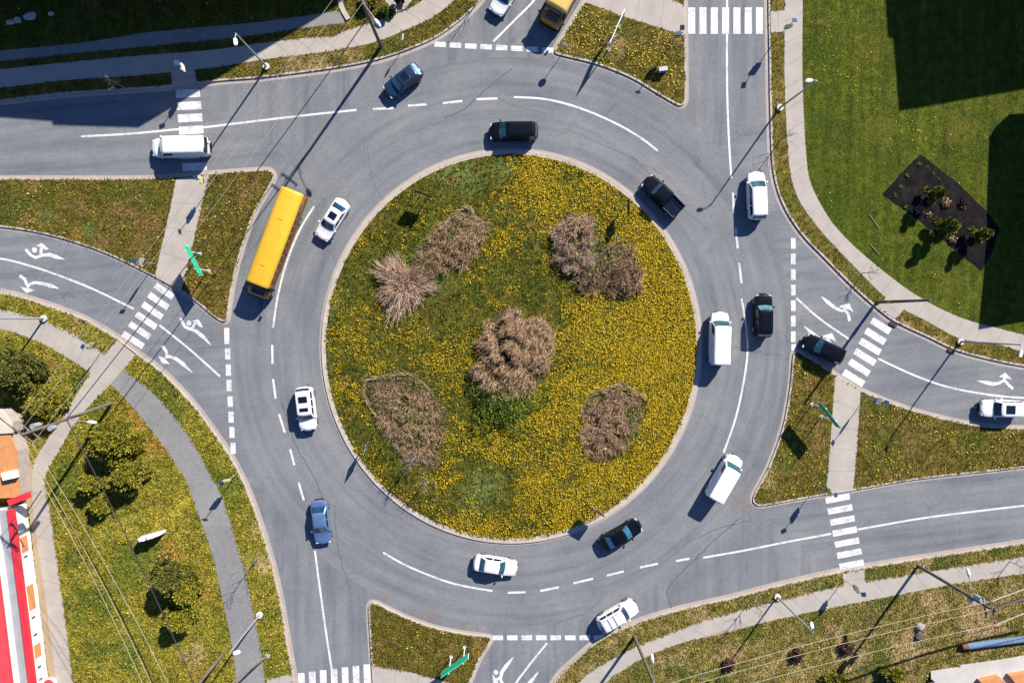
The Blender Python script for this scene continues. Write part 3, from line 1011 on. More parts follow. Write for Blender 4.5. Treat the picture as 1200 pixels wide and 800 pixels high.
def make_car(kind, name, label, cat, px, py, hd, paint, hc=None, glass=M_GLS, rear_glass=None, sunroof=0, rails=False, scale=1.05,
             group='vehicles driving round the junction', split=False, ribs=False, rail_mat=None):
    s = dict(SPEC[kind])
    L, w, Hh = s['L'] * scale, s['w'] * 1.03, s['H'] * 1.04
    k = scale
    xc, xf, xr, xrr = s['xc'] * k, s['xf'] * k, s['xr'] * k, s['xrr'] * k
    root = veh_root(name, label, cat, px, py, hc if hc is not None else Hh * .6, hd, group)
    prof = [(-L / 2, s['tail']), (-L / 2 + .25, s['deck'] if kind in ('sedan', 'pickup') else s['belt']), (xr, s['deck'] if kind in ('sedan', 'pickup') else s['belt']),
            (xr + .2, s['belt']), (xc - .2, s['belt']), (xc, s['belt'] - .03), (xc + .5, s['hood']), (L / 2 - .3, lerp(s['hood'], s['nose'], .35)), (L / 2, s['nose'])]
    xs = sorted(set([-L / 2, -L / 2 + .03, -L / 2 + .09, -L / 2 + .2, -L / 2 + .35, L / 2 - .35, L / 2 - .2, L / 2 - .09, L / 2 - .03, L / 2] + list(np.linspace(-L / 2 + .5, L / 2 - .5, 18))))
    rings = []
    for x in xs:
        u = abs(x) / (L / 2)
        ww = w / 2 * (1 - .11 * u ** 5 - .16 * u ** 20)
        bow = (.26 if x > 0 else .16) * max(0, (u - .72) / .28) ** 1.5 * (1 if x > 0 else -1)
        zt = interp(x, prof)
        e = L / 2 - abs(x)
        cut = max(0, .06 - e) * .9
        zt -= cut
        zb = .24 + max(0, .25 - e) * .5
        half = [(.86 * ww, zb), (.985 * ww, zb + .12), (ww, (zb + zt) * .5), (.985 * ww, zt - .13), (.95 * ww, zt - .045), (.88 * ww, zt - .008), (.55 * ww, zt + .018), (.25 * ww, zt + .028)]
        rings.append([(x - bow * (y / ww) ** 2, y, z) for y, z in half] + [(x - bow * (y / ww) ** 2, -y, z) for y, z in reversed(half)])
    bm_ = MB().loft(rings)
    # greenhouse
    zb0 = s['belt'] - .06
    wb = w / 2 * .93
    wr = w / 2 * s['wr']
    zr = Hh - .05
    bulge = .10 if kind != 'van' else .08

    def gh(t, x_u, y_u):
        """corner position helper: t up the glass, unit rectangle coords -> point"""
        f, r = lerp(xc, xf, t), lerp(xr, xrr, t)
        hw = lerp(wb, wr, t)
        return f, r, hw
    rings = []
    for t, inset, z in ((0, 0, zb0), (.84, 0, lerp(zb0, zr, .84)), (.94, .02, lerp(zb0, zr, .95)), (1, .075, zr), (1, .20, zr + .028), (1, .42, zr + .045)):
        f, r, hw = gh(min(t, 1), 0, 0)
        f -= inset; r += inset; hw -= inset
        cr = .17
        pts = []
        for (cx, cy, a0) in ((f - cr, hw - cr, 0), (r + cr, hw - cr, 90), (r + cr, -hw + cr, 180), (f - cr, -hw + cr, 270)):
            for q in range(5):
                a = math.radians(a0 + q * 22.5)
                x, y = cx + cr * math.cos(a), cy + cr * math.sin(a)
                if x > (f + r) / 2:
                    x += bulge * (1 - (y / hw) ** 2)
                else:
                    x -= bulge * .6 * (1 - (y / hw) ** 2)
                pts.append((x, y, z))
            if a0 == 270 or a0 == 90:      # straight front / rear edge gets extra points
                sgn = -1 if a0 == 270 else 1
                ex = f if a0 == 270 else r
                for yy in (-.6, -.3, 0, .3, .6):
                    y = yy * (hw - cr) * (1 if a0 == 270 else -1)
                    pts.append((ex + (bulge * (1 - (y / hw) ** 2) if a0 == 270 else -bulge * .6 * (1 - (y / hw) ** 2)), y, z))
        rings.append(pts)
    bm_.loft(rings)
    body = bm_.build('body', paint, root, True, 32)

    def pane(nm, x_of, t0, t1, front, g):
        vs, fs = [], []
        ny, ntt = 8, 4
        for i in range(ntt + 1):
            t = lerp(t0, t1, i / ntt)
            f, r, hw = gh(t, 0, 0)
            for j in range(ny + 1):
                y = lerp(-1, 1, j / ny) * (hw - .10)
                b_ = bulge * (1 - (y / hw) ** 2)
                if abs(y) > hw - .17:
                    dd = abs(y) - (hw - .17)
                    cut = .17 - math.sqrt(max(0, .17 ** 2 - dd ** 2))
                else:
                    cut = 0
                x = (f + b_ - cut + .02) if front else (r - b_ * .6 + cut - .02)
                vs.append((x, y, lerp(zb0, zr, t) + .012))
        for i in range(ntt):
            for j in range(ny):
                a = i * (ny + 1) + j
                q = (a, a + 1, a + ny + 2, a + ny + 1)
                fs.append(q if front else q[::-1])
        return mesh_obj(nm, vs, fs, g, root, True)
    pane('windshield', None, .16, .92, True, glass)
    if kind != 'van' or True:
        pane('rear_window', None, .25 if kind in ('suv', 'minivan', 'hatch', 'van') else .14, .86, False, rear_glass or glass)
    nwin = {'sedan': 2, 'hatch': 2, 'suv': 3, 'minivan': 3, 'van': 1, 'pickup': 2}[kind]
    for sg in (1, -1):
        for q in range(nwin):
            vs = []
            for t in (.2, .82):
                f, r, hw = gh(t, 0, 0)
                f -= .20; r += .22
                if kind == 'van':
                    r = f - .95
                a, b_ = lerp(f, r, q / nwin) - (.05 if q else 0), lerp(f, r, (q + 1) / nwin) + (.05 if q < nwin - 1 else 0)
                vs += [(a, sg * (hw + .008), lerp(zb0, zr, t)), (b_, sg * (hw + .008), lerp(zb0, zr, t))]
            fc = (0, 1, 3, 2) if sg < 0 else (0, 2, 3, 1)
            mesh_obj('side_window', vs, [fc], M_GLK, root)
    # wheels, lamps, mirrors, bumpers
    wr_ = {'sedan': .33, 'hatch': .32, 'suv': .37, 'minivan': .35, 'van': .36, 'pickup': .40}[kind]
    for x in (L / 2 - .92, -L / 2 + .95):
        for y in (w / 2 + .012, -w / 2 - .012):
            wheel(root, x, y, wr_)
    for sg in (1, -1):
        z = s['nose']
        MB().bevbox(L / 2 - .40, L / 2 - .13, sg * w * .34 - .17, sg * w * .34 + .17, z - .20, z + .035, .03).build('headlight', M_HL, root, True)
        zt = s['tail'] if kind != 'pickup' else 1.02
        MB().bevbox(-L / 2 + .075, -L / 2 + .24, sg * w * .365 - .10, sg * w * .365 + .10, zt - .28, zt + .005, .03).build('taillight', M_TL, root, True)
        hwm = w / 2 * .95
        MB().bevbox(xc - .28, xc - .12, sg * (hwm + .12) - .11, sg * (hwm + .12) + .11, s['belt'] - .03, s['belt'] + .13, .03).build('wing_mirror', paint, root, True)
    MB().bevbox(L / 2 - .12, L / 2 + .03, -w * .22, w * .22, .30, .50, .03).build('bumper', M_TRIM, root, True)
    MB().bevbox(-L / 2 - .03, -L / 2 + .12, -w * .26, w * .26, .32, .52, .03).build('bumper', M_TRIM, root, True)
    zs = Hh + .005
    if sunroof:
        x1 = xf - .30
        mid = (xf + xrr) / 2
        MB().bevbox(x1 - .75 * sunroof, x1, -wr * .62, wr * .62, zs - .05, zs + .012, .02).build('sunroof', M_GLK, root)
        if split:
            MB().bevbox(x1 - 1.65, x1 - .95, -wr * .62, wr * .62, zs - .05, zs + .014, .02).build('sunroof', M_GLK, root)
    if rails:
        for sg in (1, -1):
            y = sg * (wr - .12)
            r = MB().tube([(xf - .2, y, Hh - .03), (xf - .35, y, Hh + .07), (xrr + .4, y, Hh + .07), (xrr + .2, y, Hh - .03)], .025, 6)
            r.build('roof_rail', rail_mat or M_TRIM, root, True)
    if ribs:
        for q in range(2):
            x = lerp(xf, xrr, .38 + .28 * q)
            MB().tube([(x, -wr + .12, Hh + .07), (x, wr - .12, Hh + .07)], .03, 6).build('roof_bar', M_CHR, root, True)
    if kind == 'pickup':
        fl = s['deck']
        for sg in (1, -1):
            MB().bevbox(-L / 2 + .05, xr + .05, sg * (w / 2 - .10) - .075, sg * (w / 2 - .10) + .075, fl - .1, 1.12, .03).build('bed_side', paint, root, True)
        MB().tube([(-L / 2 + .15, -(w / 2 - .10), 1.14), (xr - .05, -(w / 2 - .10), 1.14)], .035, 6).build('bed_rail', M_CHR, root, True)
        MB().tube([(-L / 2 + .15, (w / 2 - .10), 1.14), (xr - .05, (w / 2 - .10), 1.14)], .025, 6).build('bed_rail', M_CHR, root, True)
        MB().bevbox(-L / 2 + .02, -L / 2 + .12, -w / 2 + .18, w / 2 - .18, fl - .1, 1.10, .03).build('tailgate', paint, root, True)
        MB().box(-L / 2 + .13, xr - .03, -w / 2 + .19, w / 2 - .19, fl + .02, fl + .06).build('bed_liner', M_GLK, root)
    return root


make_car('van', 'white_van', 'white panel van stopped on the crosswalk beside the shaded road at the upper left', 'van', 208.5, 171, (-67, 2), M_WHITE, hc=1.5, rear_glass=M_GLK, scale=1.08)
make_car('sedan', 'white_sedan', 'white sedan with a black sunroof driving just behind the yellow bus beside the island', 'car', 389, 257, (-26, 41), M_WHITE, sunroof=1.0)
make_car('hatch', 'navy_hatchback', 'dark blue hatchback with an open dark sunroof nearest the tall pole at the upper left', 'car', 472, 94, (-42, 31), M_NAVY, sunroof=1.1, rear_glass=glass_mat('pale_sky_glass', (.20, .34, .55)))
make_car('minivan', 'black_minivan', 'black minivan driving along the top edge of the flower island', 'car', 602, 153, (-60, 1), M_BLACK, glass=M_GLT)
make_car('pickup', 'black_pickup', 'black pickup truck with bright bed rails at the upper right rim of the island', 'pickup truck', 777, 229, (-34, -33), M_BLACK, scale=.93)
make_car('minivan', 'white_minivan', 'white long roofed minivan heading up the road towards the top crosswalk', 'car', 888, 229, (-3, -57), M_WHITE, glass=M_GLT)
make_car('van', 'white_van', 'white delivery van driving up beside the right edge of the flower island', 'van', 845, 397, (1, -66), M_WHITE, hc=1.5, glass=M_GLT, scale=1.04)
make_car('suv', 'black_suv', 'black sport utility vehicle driving up alongside the white delivery van', 'car', 895.5, 370, (0, -52), M_BLACK, glass=glass_mat('bright_teal_glass', (.05, .15, .19)))
make_car('suv', 'black_suv', 'black sport utility vehicle waiting between the yield line and the right hand crosswalk', 'car', 967, 409, (-48, -22), M_BLACK, glass=M_GLT)
make_car('suv', 'white_suv', 'white sport utility vehicle with a black sunroof cut off by the right edge', 'car', 1176, 479, (-50, -1), M_WHITE, sunroof=1.4, glass=M_GLK)
make_car('van', 'white_van', 'white cargo van heading away from the lower right exit, slanting to the right', 'van', 851, 561, (29, -51), M_WHITE, hc=1.5, glass=M_GLT, scale=.97)
make_car('sedan', 'black_sedan', 'black sedan driving along the lower right rim of the flower island', 'car', 728, 627, (50, -28), M_BLACK, glass=glass_mat('blue_teal_glass', (.02, .08, .13)), rear_glass=glass_mat('bright_teal_rear_glass', (.04, .17, .20)))
make_car('sedan', 'white_sedan', 'white sedan with a plain roof driving below the bottom of the flower island', 'car', 580.5, 663, (47, 8), M_WHITE2, glass=M_GLT)
make_car('sedan', 'blue_sedan', 'metallic blue sedan driving down towards the lower left exit', 'car', 375.5, 612, (5, 50), M_BLUE)
make_car('suv', 'white_suv', 'white sport utility vehicle with roof rails hugging the kerb above the lower sidewalk', 'car', 724, 722, (43, -25), M_WHITE, rails=True, ribs=True)
make_car('suv', 'white_suv', 'white sport utility vehicle with two dark roof panels left of the flower island', 'car', 358, 479, (6, 57), M_WHITE, sunroof=.55, split=True)
make_car('sedan', 'white_sedan', 'white sedan cut off by the top edge beside the second yellow bus', 'car', 594, -8, (-27, 42), M_WHITE, sunroof=1.0)


def make_bus(label, px, py, hd, roofmat):
    root = veh_root('school_bus', label, 'school bus', px, py, 3.0, hd, 'yellow school buses')
    hw = 1.27
    x0, x1 = -5.75, 4.75
    rings = []
    for x, k in ((x0, .94), (x0 + .06, .985), (x0 + .2, 1), (x1 - .15, 1), (x1, .985)):
        half = [(hw * k, .55), (hw * k, 1.1), (hw * k, 2.15), (hw * k * .985, 2.45)]
        rings.append([(x, y, z) for y, z in half] + [(x, -y, z) for y, z in reversed(half)])
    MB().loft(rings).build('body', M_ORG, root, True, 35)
    rings = []
    for x, k, dz in ((x0 - .02, .93, -.12), (x0 + .06, .97, -.03), (x0 + .3, 1, 0), (x1 - .1, 1, 0), (x1 + .10, .985, -.03), (x1 + .16, .94, -.10)):
        half = [(hw * 1.005 * k, 2.44), (hw * .99 * k, 2.60 + dz * .3), (hw * .92 * k, 2.78 + dz * .6), (hw * .76 * k, 2.92 + dz), (hw * .5 * k, 3.0 + dz), (hw * .2 * k, 3.03 + dz)]
        rings.append([(x, y, z) for y, z in half] + [(x, -y, z) for y, z in reversed(half)])
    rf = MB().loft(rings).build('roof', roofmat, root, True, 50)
    MB().bevbox(2.2, 2.75, -.3, .3, 2.98, 3.07, .03).build('roof_hatch', roofmat, rf, True)
    MB().bevbox(-2.9, -2.4, -.3, .3, 2.98, 3.07, .03).build('roof_hatch', roofmat, rf, True)
    for q in range(7):
        x = x0 + .8 + q * 1.42
        MB().add([(x + dx, y, z + .012) for dx in (-.02, .02) for y, z in ((-.95 * hw, 2.74), (-.76 * hw, 2.92), (-.4 * hw, 3.008), (0, 3.03), (.4 * hw, 3.008), (.76 * hw, 2.92), (.95 * hw, 2.74))],
                 [(i, i + 1, i + 8, i + 7) for i in range(6)]).build('roof_rib', roofmat, rf, True, 60)
    # raked windscreen and short hood
    mesh_obj('windshield', [(5.22, -1.1, 1.60), (5.22, 1.1, 1.60), (x1 + .08, 1.06, 2.52), (x1 + .08, -1.06, 2.52)], [(0, 1, 2, 3)], M_GLK, root)
    MB().add([(x1, -hw * .985, .55), (x1, hw * .985, .55), (x1, hw * .985, 2.45), (x1, -hw * .985, 2.45), (5.2, -hw * .985, .55), (5.2, hw * .985, .55), (5.2, hw * .985, 1.57), (5.2, -hw * .985, 1.57)],
             [(4, 5, 6, 7), (1, 2, 6, 5), (0, 4, 7, 3), (3, 7, 6, 2), (0, 1, 5, 4)]).build('cab_front', M_TRIM, root)
    rings = []
    for x, k, zt in ((5.05, .97, 1.56), (5.5, .94, 1.52), (5.95, .86, 1.42), (6.12, .76, 1.28), (6.16, .70, 1.1)):
        half = [(hw * k, .5), (hw * k, 1.15), (hw * k * .97, zt - .10), (hw * k * .86, zt), (hw * k * .4, zt + .03)]
        rings.append([(x, y, z) for y, z in half] + [(x, -y, z) for y, z in reversed(half)])
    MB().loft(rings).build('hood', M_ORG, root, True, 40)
    MB().bevbox(5.30, 5.88, -.72, .72, 1.48, 1.575, .05).build('hood_vent', M_GLK, root, True)
    MB().bevbox(6.10, 6.28, -1.12, 1.12, .45, .75, .04).build('bumper', M_TRIM, root, True)
    MB().bevbox(x0 - .16, x0 + .02, -1.12, 1.12, .5, .8, .04).build('bumper', M_TRIM, root, True)
    for sg in (1, -1):
        for q in range(11):
            a = 4.3 - q * .84
            y = sg * (hw + .008)
            fc = (0, 1, 2, 3) if sg < 0 else (3, 2, 1, 0)
            mesh_obj('side_window', [(a - .68, y, 1.65), (a, y, 1.65), (a, y, 2.32), (a - .68, y, 2.32)], [fc], M_GLK, root)
        for z in (.95, 1.4):
            MB().box(x0 + .15, x1 - .05, sg * (hw + .02) - .02, sg * (hw + .02) + .02, z, z + .09).build('rub_rail', M_TRIM, root)
        MB().bevbox(5.98, 6.13, sg * .78 - .16, sg * .78 + .16, .95, 1.2, .03).build('headlight', M_HL, root, True)
        MB().bevbox(x0 - .05, x0 + .03, sg * .95 - .14, sg * .95 + .14, 1.1, 1.45, .03).build('taillight', M_TL, root, True)
        MB().tube([(5.1, sg * 1.15, 2.0), (5.75, sg * 1.42, 1.95), (5.75, sg * 1.42, 2.05)], .025, 6).bevbox(5.70, 5.82, sg * 1.42 - .12, sg * 1.42 + .12, 1.7, 2.1, .03).build('wing_mirror', M_TRIM, root)
        wheel(root, 5.35, sg * (hw + .01), .5, .28)
        wheel(root, -3.0, sg * (hw + .01), .5, .45)
    MB().box(x0 - .03, x0 - .015, -.5, .5, .9, 2.3).build('emergency_door', M_YEL, root)
    MB().box(x0 - .045, x0 - .032, -.4, .4, 1.65, 2.25).build('rear_window', M_GLK, root)
    MB().bevbox(.2, .75, hw + .01, hw + .06, 1.05, 1.4, .02).build('stop_arm', M_TL, root)
    return root


# heading (-43,111) in the photo; the origin lies near the middle of the roof
make_bus('yellow school bus with a plain bright roof beside the grass triangle at the left', 318.5, 282.5, (-43, 111), M_YEL)
make_bus('yellow school bus cut off by the top edge, only its front showing', 678, -42, (-30, 55), M_YEL2)

# ------------------------------------------------------------------ street furniture
M_GALV = simple('galvanised_steel', (0.30, 0.31, 0.33), 0.5, 0.3)
M_LAMPW = simple('white_lamp_housing', (0.62, 0.62, 0.60), 0.4)
M_WOOD = simple('weathered_pole_wood', (0.11, 0.085, 0.065), 0.9, var=0.35, scale=3)
M_GREEN = simple('green_sign_sheeting', (0.012, 0.34, 0.20), 0.45, var=.06)
M_GREENSH = simple('shaded_green_sign_sheeting', (0.012, 0.22, 0.14), 0.45, var=.06)  # same green sheeting, darkened for the face turned from the sun
M_SIGNW = simple('white_sign_paint', (0.62, 0.62, 0.60), 0.5, var=.04)
M_SIGNB = simple('black_sign_sheeting', (0.012, 0.012, 0.014), 0.6)
M_SIGNY = simple('yellow_sign_sheeting', (0.50, 0.44, 0.17), 0.5)
M_SOLAR = simple('solar_cells', (0.03, 0.07, 0.16), 0.15, 0.3)
M_FOOT = concrete_mat('footing_concrete', (0.46, 0.44, 0.40))


def px_dir(px, py, dx, dy):
    a, b = W(px, py), W(px + dx, py + dy)
    return (b - a).xy.normalized()


LAMPG = 'street lamps on slim poles'


def lamp(px, py, h, arm, label):
    p = W(px, py)
    root = tag(empty('street_lamp', (p.x, p.y, ZG)), label, 'street lamp', LAMPG)
    d = px_dir(px, py, *arm)
    MB().disc((0, 0, -.05), .36, .30, 20).build('footing', M_FOOT, root, True)
    MB().tube([(0, 0, .2), (0, 0, 1.2), (0, 0, h * .6), (0, 0, h - .3)], [.13, .11, .085, .065], 10).build('pole', M_GALV, root, True)
    arm_ = MB().tube([(0, 0, h - .45), (d.x * .25, d.y * .25, h - .15), (d.x * .7, d.y * .7, h)], [.06, .05, .045], 8).build('arm', M_GALV, root, True)
    hd_ = MB()
    n_ = Vector((-d.y, d.x))
    rings = []
    for t, w_, z in ((.55, .06, .05), (.62, .17, .07), (.95, .21, .08), (1.2, .15, .06), (1.26, .05, .03)):
        c = Vector((d.x, d.y)) * t
        rings.append([(c.x + n_.x * w_, c.y + n_.y * w_, h - .04), (c.x + n_.x * w_ * .8, c.y + n_.y * w_ * .8, h + z), (c.x - n_.x * w_ * .8, c.y - n_.y * w_ * .8, h + z), (c.x - n_.x * w_, c.y - n_.y * w_, h - .04)])
    hd_.loft(rings).build('lamp_head', M_LAMPW, root, True)
    return root


lamp(313, 79, 9.0, (.1, 1), 'slim lamp post at the edge of the building shadow, right of the upper left crosswalk')
lamp(913, 127, 9.0, (-1, .1), 'slim lamp post between the right hand road and the green lawn')
lamp(910, 698, 9.0, (-.25, -1), 'slim lamp post leaning over the grass below the lower right sidewalk')
lamp(305, 719, 9.0, (1, -.25), 'slim lamp post beside the grey trail at the lower left')
lamp(53, 373, 9.0, (.3, -1), 'slim lamp post on the sidewalk at the left edge of the picture')
lamp(1124, 400, 9.2, (-.3, 1), 'slim lamp post on the dry verge at the right hand road with the long shadow')

SIGNG = 'pedestrian crossing signs with solar beacons'


def ped_sign(px, py, face, label, h=4.1):
    p = W(px, py)
    d = px_dir(px, py, *face)
    root = tag(empty('crossing_sign', (p.x, p.y, ZG), math.atan2(d.y, d.x)), label, 'crossing sign', SIGNG)
    MB().tube([(0, 0, -.05), (0, 0, h)], .04, 8).build('post', M_GALV, root, True)
    MB().bevbox(.045, .075, -.38, .38, 2.45, 3.25, .015).build('sign_panel', M_SIGNY, root)
    MB().bevbox(-.075, -.045, -.38, .38, 2.45, 3.25, .015).build('sign_back', M_SIGNW, root)
    MB().bevbox(-.07, .07, -.30, .30, 2.20, 2.36, .02).build('beacon', M_TRIM, root)
    MB().add([(-.22, -.24, h - .02), (.22, -.24, h + .14), (.22, .24, h + .14), (-.22, .24, h - .02), (-.22, -.24, h + .02), (.22, -.24, h + .18), (.22, .24, h + .18), (-.22, .24, h + .02)],
             [(0, 3, 2, 1), (4, 5, 6, 7), (0, 1, 5, 4), (1, 2, 6, 5), (2, 3, 7, 6), (3, 0, 4, 7)]).build('solar_panel', M_SOLAR, root)
    return root


ped_sign(229, 91, (-1, .1), 'crossing sign on the shaded ramp behind the upper left crosswalk')
ped_sign(249, 217, (1, -.1), 'crossing sign where the left path meets the upper left road')
ped_sign(911, 44, (0, 1), 'crossing sign on the verge right of the top crosswalk')
ped_sign(787, 52, (0, -1), 'crossing sign on the grassy island left of the top crosswalk')
ped_sign(1013, 466, (1, .5), 'crossing sign beside the short path on the right hand island')
ped_sign(957, 568, (-1, .2), 'crossing sign at the lower edge of the right hand island near its short path')
ped_sign(988, 678, (1, -.2), 'crossing sign on the sidewalk ramp below the lower right crosswalk')
ped_sign(182, 309, (-1, -.5), 'crossing sign on the left island above the left crosswalk')
ped_sign(125, 404, (1, .5), 'crossing sign beside the sidewalk below the left crosswalk')
ped_sign(278, 555, (-.2, -1), 'crossing sign alone on the verge between the grey trail and the left kerb')

ROUNDG = 'small round signs on thin posts'


def round_sign(px, py, face, label, h=2.6):
    p = W(px, py)
    d = px_dir(px, py, *face)
    root = tag(empty('round_sign', (p.x, p.y, ZG), math.atan2(d.y, d.x)), label, 'sign', ROUNDG)
    MB().tube([(0, 0, -.05), (0, 0, h)], .035, 8).build('post', M_GALV, root, True)
    MB().disc((.04, 0, h - .15), .36, .025, 20, 'x').build('sign_disc', M_SIGNW, root)
    return root


round_sign(659, 63, (-.4, 1), 'small round sign on the kerb tip beside the top yield line')
round_sign(475, 54, (1, .3), 'small round sign behind the kerb above the navy hatchback', 2.4)

CHEVG = 'black chevron boards on the flower island'


def chevron(px, py, along, label, facing=1):
    """board across the line of the approach road"""
    p = W(px, py)
    d = px_dir(px, py, *along)
    root = tag(empty('chevron_board', (p.x, p.y, float(dome(p.x, p.y)) - .03), math.atan2(d.y, d.x)), label, 'chevron sign', CHEVG)
    for x in (-.45, .45):
        MB().tube([(x, 0, -.1), (x, 0, 2.6)], .04, 8).build('post', M_GALV, root, True)
    MB().bevbox(-.85, .85, facing * .08 - .025, facing * .08 + .025, 1.55, 2.75, .02).build('board', M_SIGNB, root)
    m_ = MB()
    y = facing * .115
    for k in range(3):
        x = -.62 + k * .45
        vs = [(x, y, 1.68), (x + .2, y, 1.68), (x + .42, y, 2.15), (x + .2, y, 2.62), (x, y, 2.62), (x + .22, y, 2.15)]
        m_.add(vs, [(0, 1, 2, 5), (5, 2, 3, 4)])
    m_.build('chevrons', M_SIGNW, root)
    return root


chevron(497, 232, (15, 5), 'chevron board near the upper left rim of the island above the pale bushes', 1)
chevron(731, 247, (0, 13), 'chevron board near the upper right rim of the island beside the black pickup', 1)
chevron(431, 521, (-5, 18), 'chevron board near the lower left rim of the island beside the sparse bed', 1)
chevron(697, 592, (16, 9), 'chevron board near the lower right rim of the island above the black sedan', -1)

BIGG = 'green direction signs on twin posts'


def big_sign(p1, p2, c, hc, length, height, label, mat, facepx, bars=False):
    """posts stand at photo points p1, p2; the board's middle is seen at photo point c when hc metres up"""
    A, B = W(*p1), W(*p2)
    C = W(c[0], c[1], hc)
    d = (B - A).xy.normalized()
    n = Vector((-d.y, d.x))
    f = px_dir(*p1, *facepx)
    if n.dot(f) < 0:
        d = -d
        n = -n
    M = (A + B) / 2
    root = tag(empty('direction_sign', (M.x, M.y, ZG), math.atan2(d.y, d.x)), label, 'direction sign', BIGG)
    sp = (B - A).length / 2
    for x in (-sp, sp):
        q = MB()
        q.tube([(x, -.09, -.08), (x, -.09, hc + height / 2 - .1)], .06, 8).build('post', M_SIGNW, root, True)
        MB().disc((x, -.09, -.04), .22, .09, 14).build('footing', M_FOOT, root)
    ox = (C.xy - M.xy).dot(d) * .5
    z0, z1 = hc - height / 2 - ZG, hc + height / 2 - ZG
    MB().bevbox(ox - length / 2, ox + length / 2, -.02, .035, z0, z1, .02).build('sign_back', M_SIGNW, root)
    MB().box(ox - length / 2 + .07, ox + length / 2 - .07, .036, .048, z0 + .07, z1 - .07).build('sign_face', mat, root)
    MB().box(ox - length / 2, ox + length / 2, -.03, .055, z1 + .002, z1 + .03).build('top_edge', mat, root)
    return root


big_sign((236, 297), (246, 317), (229, 305), 3.0, 3.5, 1.1, 'bright green direction sign left of the yellow bus, casting a shadow over the left crosswalk', M_GREEN, (1, -.6))
big_sign((950, 474), (961, 488), (971, 487), 3.0, 3.5, 1.1, 'green direction sign coloured as in shade on the right hand island, its shadow on the grass', M_GREENSH, (-1, .6))
big_sign((528, 768), (544, 757), (534, 782), 3.0, 3.6, 1.3, 'bright green direction sign on the bottom island', M_GREEN, (.5, 1) if False else (-.4, -1))
big_sign((712, 58), (724, 31), (722, 36), 3.0, 3.8, 1.2, 'direction sign seen edge on, on the flowery top island', M_SIGNW, (-1, -.45))

# ------------------------------------------------------------------ utility poles and wires
POLEG = 'wooden utility poles'
M_WIRE = simple('wire', (0.30, 0.28, 0.22), 0.6)
M_WIRED = simple('dark_cable', (0.02, 0.02, 0.022), 0.6)
ENDS = {}


def utility_pole(key, base, top, h, along, label, arms=2, lamp_dir=None, transformer=False, band=False, lamp_h=8.4):
    A = W(*base)
    T = W(top[0], top[1], h) if top else Vector((A.x, A.y, h))
    root = tag(empty('utility_pole', (A.x, A.y, ZG)), label, 'utility pole', POLEG)
    lean = (T - A)
    P = lambda z: Vector((lean.x * z / h, lean.y * z / h, z))
    MB().tube([P(-.1), P(h * .5), P(h)], [.19, .16, .12], 10).build('pole', M_WOOD, root, True)
    d = Vector(along).normalized()
    n = Vector((-d.y, d.x))
    pts = []
    for k in range(arms):
        z = h - .35 - 1.1 * k
        c = P(z)
        hl = 1.25 - .2 * k
        a = MB().bevbox(-hl, hl, .13, .24, -.06, .06, .01)
        rot = Matrix.Rotation(math.atan2(n.y, n.x), 4, 'Z')
        a.v = [tuple(rot @ Vector(v) + c) for v in a.v]
        ao = a.build('crossarm', M_WOOD, root)
        for u in (-hl + .1, 0.35, hl - .1):
            q = c + Vector((n.x * u, n.y * u, .06)) + Vector((d.x * -.18, d.y * -.18, 0)) * 0
            q = rot @ Vector((u, .185, .06)) + c
            MB().tube([q, q + Vector((0, 0, .10)), q + Vector((0, 0, .2))], [.045, .06, .03], 8).build('insulator', M_GALV, ao, True)
            if k == 0:
                pts.append(A + q + Vector((0, 0, .2 + ZG)))
    ENDS[key] = pts
    ENDS[key + '_low'] = A + P(h * .56) + Vector((0, 0, ZG))
    if lamp_dir:
        c = P(lamp_h)
        ld = px_dir(*base, *lamp_dir)
        e = c + Vector((ld.x * 2.3, ld.y * 2.3, .55))
        MB().tube([c, c + Vector((ld.x * 1.0, ld.y * 1.0, .4)), e], [.045, .04, .035], 8).build('lamp_arm', M_GALV, root, True)
        e2 = e + Vector((ld.x * .75, ld.y * .75, .03))
        MB().tube([e - Vector((ld.x * .1, ld.y * .1, 0)), e, lerp(e, e2, .5), e2, e2 + Vector((ld.x * .1, ld.y * .1, -.02))], [.06, .13, .19, .13, .04], 8).build('lamp_head', M_LAMPW, root, True)
    if transformer:
        c = P(h - 2.3)
        MB().disc(c + Vector((n.x * .42, n.y * .42, -.45)), .28, .9, 14).build('transformer', M_GALV, root, True)
        c = P(h - 3.6)
        MB().disc(c + Vector((-n.x * .40, -n.y * .40, -.35)), .24, .75, 14).build('transformer', M_GALV, root, True)
    if band:
        c = P(2.6)
        MB().tube([P(2.3), P(2.9)], .2, 12).build('reflector_band', simple('orange_band', (.5, .2, .02), .5), root, True)
    return root


def wdir(a, b):
    return (W(*b) - W(*a)).xy


utility_pole('u1', (1075, 662), None, 12.2, wdir((743, 745), (1075, 662)), 'dark wooden pole with transformers at the lower right sidewalk', lamp_dir=(-.2, -1), transformer=True)
utility_pole('u2', (743, 745), None, 12.5, wdir((743, 745), (1075, 662)), 'wooden pole on the verge behind the white car with roof rails', lamp_dir=(-.1, -1), lamp_h=9.5)
utility_pole('u3', (447, 55), None, 13.0, wdir((132, 472), (447, 55)), 'dark wooden pole on the verge at the upper left with the longest road shadow', lamp_dir=(.7, 1), lamp_h=10.5)
utility_pole('u4', (132, 472), (27, 509), 14.0, wdir((132, 472), (447, 55)), 'leaning wooden pole over the path at the left edge', lamp_dir=(1, .1), lamp_h=7.6, transformer=True)
utility_pole('u5', (261, 766), None, 12.0, wdir((261, 766), (132, 472)), 'wooden pole in the bottom left grass beside the grey trail')
utility_pole('u7', (1027, 354), None, 9.4, wdir((1027, 354), (1125, 400)), 'bare brown pole with an orange band above the right hand crosswalk', arms=0, band=True)
WIREG = 'overhead wires'


